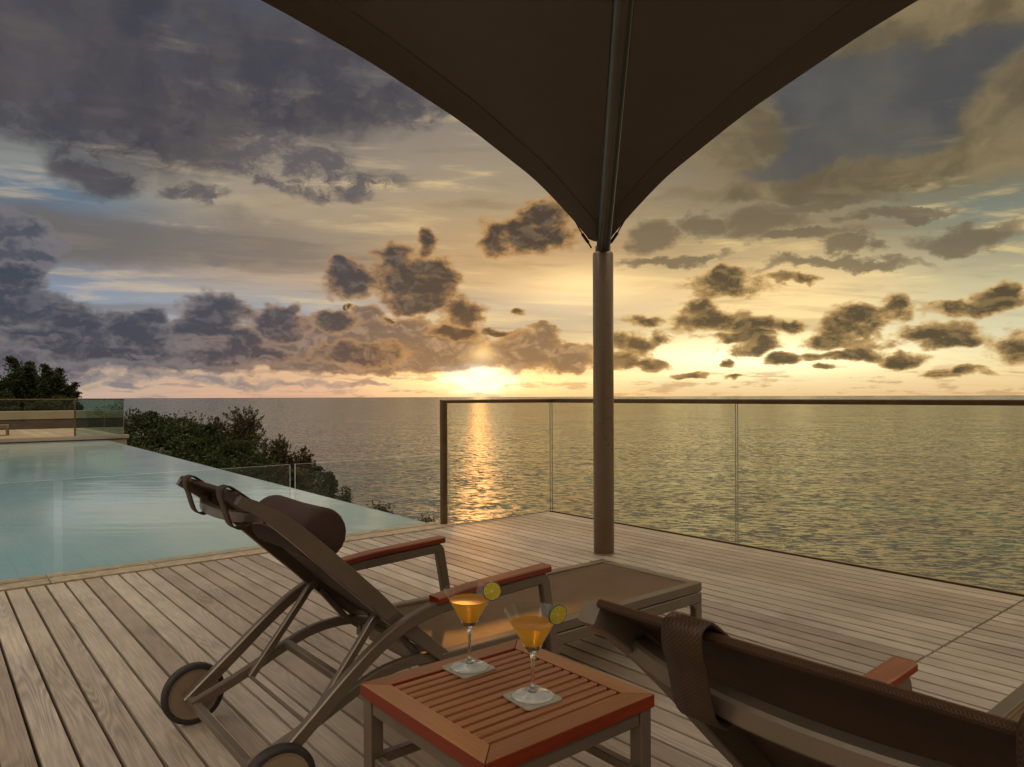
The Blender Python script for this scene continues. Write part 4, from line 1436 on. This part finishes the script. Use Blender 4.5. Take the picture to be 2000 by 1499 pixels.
def tree(base, h, rx, rz, label, material, style='round', leaves=5000, size=0.3, name='tree', group='trees on the headland', lean=(0, 0)):
    r = empty(name, tuple(base), label, 'tree', group, 0.0)
    lean = Vector((lean[0], lean[1], 0))
    bm = BM()
    cz = h - rz
    top = Vector((0, 0, h * 0.8)) + lean
    sweep(bm, spline([(0, 0, -0.5), (0.08 * h * 0.3, 0.02, cz * 0.5), tuple(top * 0.7), tuple(top)], 5), [0.05 * h * (1 - 0.045 * k) for k in range(16)], [0.05 * h * (1 - 0.045 * k) for k in range(16)], (1, 0, 0), rnd_n=7)
    cl = []
    nb = 9 if style != 'tier' else 26
    for k in range(nb):
        a = k * 2.399 + rnd.uniform(-0.3, 0.3)
        if style == 'tier':
            f = k / (nb - 1)
            z0 = cz - rz * 0.7 + f * rz * 1.55
            ln_ = rx * (1.05 - 0.62 * f) * rnd.uniform(0.8, 1.1)
            tip = Vector((math.cos(a) * ln_, math.sin(a) * ln_, z0 + 0.12 * ln_ + rnd.uniform(0.0, 0.3)))
        elif style == 'upright':
            z0 = cz - rz * 0.8 + (k / nb) * rz
            ln_ = rx * rnd.uniform(0.45, 0.95)
            tip = Vector((math.cos(a) * ln_, math.sin(a) * ln_, z0 + rz * rnd.uniform(0.35, 0.9)))
        else:
            z0 = cz + rnd.uniform(-0.6, 0.5) * rz
            ln_ = rx * rnd.uniform(0.5, 0.9)
            tip = Vector((math.cos(a) * ln_, math.sin(a) * ln_, z0 + rnd.uniform(0.0, 0.45) * rz))
        st_ = Vector((0, 0, max(0.3, z0 - 0.25 * rz))) + lean * 0.4
        tip += lean * 0.7
        mid = st_.lerp(tip, 0.5) + Vector((0, 0, 0.1 * ln_))
        pp = spline([st_, mid, tip], 4)
        sweep(bm, pp, [0.018 * h * (1 - 0.09 * q) for q in range(len(pp))], [0.018 * h * (1 - 0.09 * q) for q in range(len(pp))], None, rnd_n=5)
        cl.append((st_, mid, tip))
    obj('trunk', bm, M['bark'], r)
    pts = []
    ups = []
    if style == 'tier':
        per = leaves // len(cl)
        for st_, mid, tip in cl:
            # sprays of foliage along and beyond every branch
            t = nr.uniform(0.2, 1.12, per)
            p = np.array([list(st_.lerp(tip, float(q))) for q in t])
            wdt = 0.30 * rx * (1.15 - 0.75 * t)[:, None]
            p += nr.normal(size=(per, 3)) * wdt * np.array([[0.62, 0.62, 0.2]])
            p[:, 2] += 0.10 * rx
            pts.append(p)
    elif style == 'upright':
        nst = 420
        per = leaves // nst
        for k in range(nst):
            u = nr.normal(size=3)
            u /= np.linalg.norm(u)
            rad = nr.uniform(0.15, 1.0) ** 0.6
            lob = 0.72 + 0.28 * math.sin(3.0 * math.atan2(u[1], u[0]) + 2.1 * u[2] + leaves)
            q = np.array([u[0] * rx * 0.86 * rad * lob, u[1] * rx * 0.86 * rad * lob, cz + u[2] * rz * 0.82 * rad * (0.8 + 0.2 * lob)])
            dirn = np.array([u[0] * 0.7, u[1] * 0.7, 0.75]) + nr.normal(size=3) * 0.3
            dirn /= np.linalg.norm(dirn)
            ln_ = nr.uniform(0.5, 1.3) * rx * 0.26
            t = nr.uniform(0, 1, per)[:, None]
            p = q[None, :] + dirn * ln_ * t + nr.normal(size=(per, 3)) * 0.05 * rx * (1.2 - t)
            pts.append(p)
    else:
        ncl = 46
        per = leaves // ncl
        for k in range(ncl):
            u = nr.normal(size=3)
            u /= np.linalg.norm(u)
            rad = nr.uniform(0.45, 1.0)
            c = np.array([u[0] * rx * rad, u[1] * rx * rad, cz + u[2] * rz * rad]) + np.array([lean.x, lean.y, 0])
            cr = rx * nr.uniform(0.16, 0.34)
            q = nr.normal(size=(per, 3))
            q /= np.linalg.norm(q, axis=1)[:, None]
            q *= (nr.uniform(0.35, 1.0, per) ** 0.6)[:, None] * cr
            q[:, 2] *= 0.62
            pts.append(q + c)
    pts = np.concatenate(pts)
    leaf_mesh('crown', pts, size, material, r)
    return r
def px_tree(px, ytop, wpx, D, hh, label, material, style, leaves, size, name='tree', group='trees on the headland', rzf=0.42, lean=(0, 0)):
    X = (px - 1000) / F_PX * D
    ztop = CAM.z - (ytop - 775) / F_PX * D
    return tree(cw(X, D, ztop - hh), hh, wpx / F_PX * D / 2, hh * rzf, label, material, style, leaves, size, name, group, lean)
# headland, from the terrace side outwards
LD, LG, LB = M['leaf_dark'], M['leaf_green'], M['leaf_brown']
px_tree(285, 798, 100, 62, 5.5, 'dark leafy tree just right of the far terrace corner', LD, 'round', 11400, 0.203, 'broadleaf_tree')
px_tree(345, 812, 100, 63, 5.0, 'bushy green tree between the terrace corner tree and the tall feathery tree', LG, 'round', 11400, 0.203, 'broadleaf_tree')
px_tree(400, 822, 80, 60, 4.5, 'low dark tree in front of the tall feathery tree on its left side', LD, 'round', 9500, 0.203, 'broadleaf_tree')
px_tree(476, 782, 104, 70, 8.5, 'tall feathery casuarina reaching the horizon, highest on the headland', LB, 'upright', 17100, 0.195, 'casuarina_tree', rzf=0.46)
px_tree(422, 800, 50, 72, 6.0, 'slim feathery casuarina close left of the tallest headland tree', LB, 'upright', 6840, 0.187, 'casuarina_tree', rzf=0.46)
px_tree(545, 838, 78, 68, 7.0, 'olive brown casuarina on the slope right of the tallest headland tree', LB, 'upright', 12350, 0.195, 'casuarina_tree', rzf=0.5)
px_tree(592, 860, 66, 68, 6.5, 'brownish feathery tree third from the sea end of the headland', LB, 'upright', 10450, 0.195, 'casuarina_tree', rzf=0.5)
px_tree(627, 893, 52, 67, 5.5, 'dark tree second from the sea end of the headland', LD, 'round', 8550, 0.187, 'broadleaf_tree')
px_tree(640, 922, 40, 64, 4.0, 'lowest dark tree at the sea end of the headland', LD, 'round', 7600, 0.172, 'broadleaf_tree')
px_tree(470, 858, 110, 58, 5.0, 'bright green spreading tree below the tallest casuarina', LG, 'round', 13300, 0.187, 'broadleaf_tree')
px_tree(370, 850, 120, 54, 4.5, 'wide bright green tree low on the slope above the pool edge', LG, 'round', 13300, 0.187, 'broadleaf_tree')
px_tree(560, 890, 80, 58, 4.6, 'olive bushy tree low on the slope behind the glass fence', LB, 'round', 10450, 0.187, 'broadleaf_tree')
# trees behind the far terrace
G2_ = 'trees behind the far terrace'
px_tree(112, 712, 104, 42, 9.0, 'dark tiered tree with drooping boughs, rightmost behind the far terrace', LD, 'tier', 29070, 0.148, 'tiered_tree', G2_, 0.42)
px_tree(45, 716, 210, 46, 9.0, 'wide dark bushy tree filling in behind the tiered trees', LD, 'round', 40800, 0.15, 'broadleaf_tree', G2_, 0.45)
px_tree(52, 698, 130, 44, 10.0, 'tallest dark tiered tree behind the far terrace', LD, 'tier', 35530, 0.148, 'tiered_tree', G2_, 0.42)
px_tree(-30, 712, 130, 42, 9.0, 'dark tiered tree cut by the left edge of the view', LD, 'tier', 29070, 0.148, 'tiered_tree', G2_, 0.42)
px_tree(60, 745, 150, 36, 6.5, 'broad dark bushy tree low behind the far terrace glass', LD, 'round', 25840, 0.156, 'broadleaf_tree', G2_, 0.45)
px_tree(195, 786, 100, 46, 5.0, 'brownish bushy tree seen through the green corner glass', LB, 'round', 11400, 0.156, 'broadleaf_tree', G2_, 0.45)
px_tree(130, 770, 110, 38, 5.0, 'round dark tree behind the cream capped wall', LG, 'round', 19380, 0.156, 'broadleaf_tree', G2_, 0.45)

# undergrowth covering the slope
N_ = 80000
X_ = nr.uniform(-75, -12, N_ * 2)
Y_ = nr.uniform(26, 74, N_ * 2)
keep = []
for a, b in zip(X_, Y_):
    z = hill(a, b)
    if z > -26:
        keep.append((a, b, z))
    if len(keep) >= N_:
        break
K = np.array(keep)
lump = 0.9 + 0.9 * np.sin(K[:, 0] * 1.1 + 1.7 * np.sin(K[:, 1] * 0.7)) * np.sin(K[:, 1] * 0.9)
zz_ = K[:, 2] + nr.uniform(0, 1, len(K)) ** 0.6 * (1.0 + lump.clip(0, 2))
cent = np.array([[CAM.x, CAM.y, 0]]) + K[:, 0:1] * np.array([[RT.x, RT.y, 0]]) + K[:, 1:2] * np.array([[FW.x, FW.y, 0]])
cent[:, 2] = zz_
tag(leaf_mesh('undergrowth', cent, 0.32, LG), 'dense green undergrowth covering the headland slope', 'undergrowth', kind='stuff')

# shrubs peeping over the infinity edge
def shrub(px, ytop, wpx, D, label, n=1500, size=0.05, twiggy=False):
    X = (px - 1000) / F_PX * D
    zt = CAM.z - (ytop - 775) / F_PX * D
    r = empty('shrub', tuple(cw(X, D, zt - 1.6)), label, 'shrub', 'shrubs below the pool edge')
    rx = wpx / F_PX * D / 2
    bm = BM()
    pts = []
    for k in range(16):
        a = rnd.uniform(0, 6.28)
        tip = Vector((math.cos(a) * rx * rnd.uniform(0.2, 1), math.sin(a) * rx * rnd.uniform(0.2, 1), 1.6 - rnd.uniform(0, 0.3) * (0.4 if not twiggy else 1)))
        pp = spline([(0, 0, 0), (tip.x * 0.3, tip.y * 0.3, 0.8), tuple(tip)], 5)
        sweep(bm, pp, 0.012, 0.012, None, rnd_n=5)
        for q in pp[6:]:
            m_ = n // 70
            pts.append(np.array([list(q)]) + nr.normal(size=(m_, 3)) * (0.09 if not twiggy else 0.045))
    obj('stem', bm, M['bark'], r)
    leaf_mesh('foliage', np.concatenate(pts), size, LG, r)
shrub(740, 998, 40, 15, 'dark green shrub rising over the middle of the infinity edge', 3600, 0.07)
shrub(832, 1016, 16, 13, 'tiny dark shrub over the infinity edge next to the railing post', 1800, 0.05)
shrub(672, 950, 36, 17, 'sparse twiggy shrub over the infinity edge beside the headland', 900, 0.07, True)
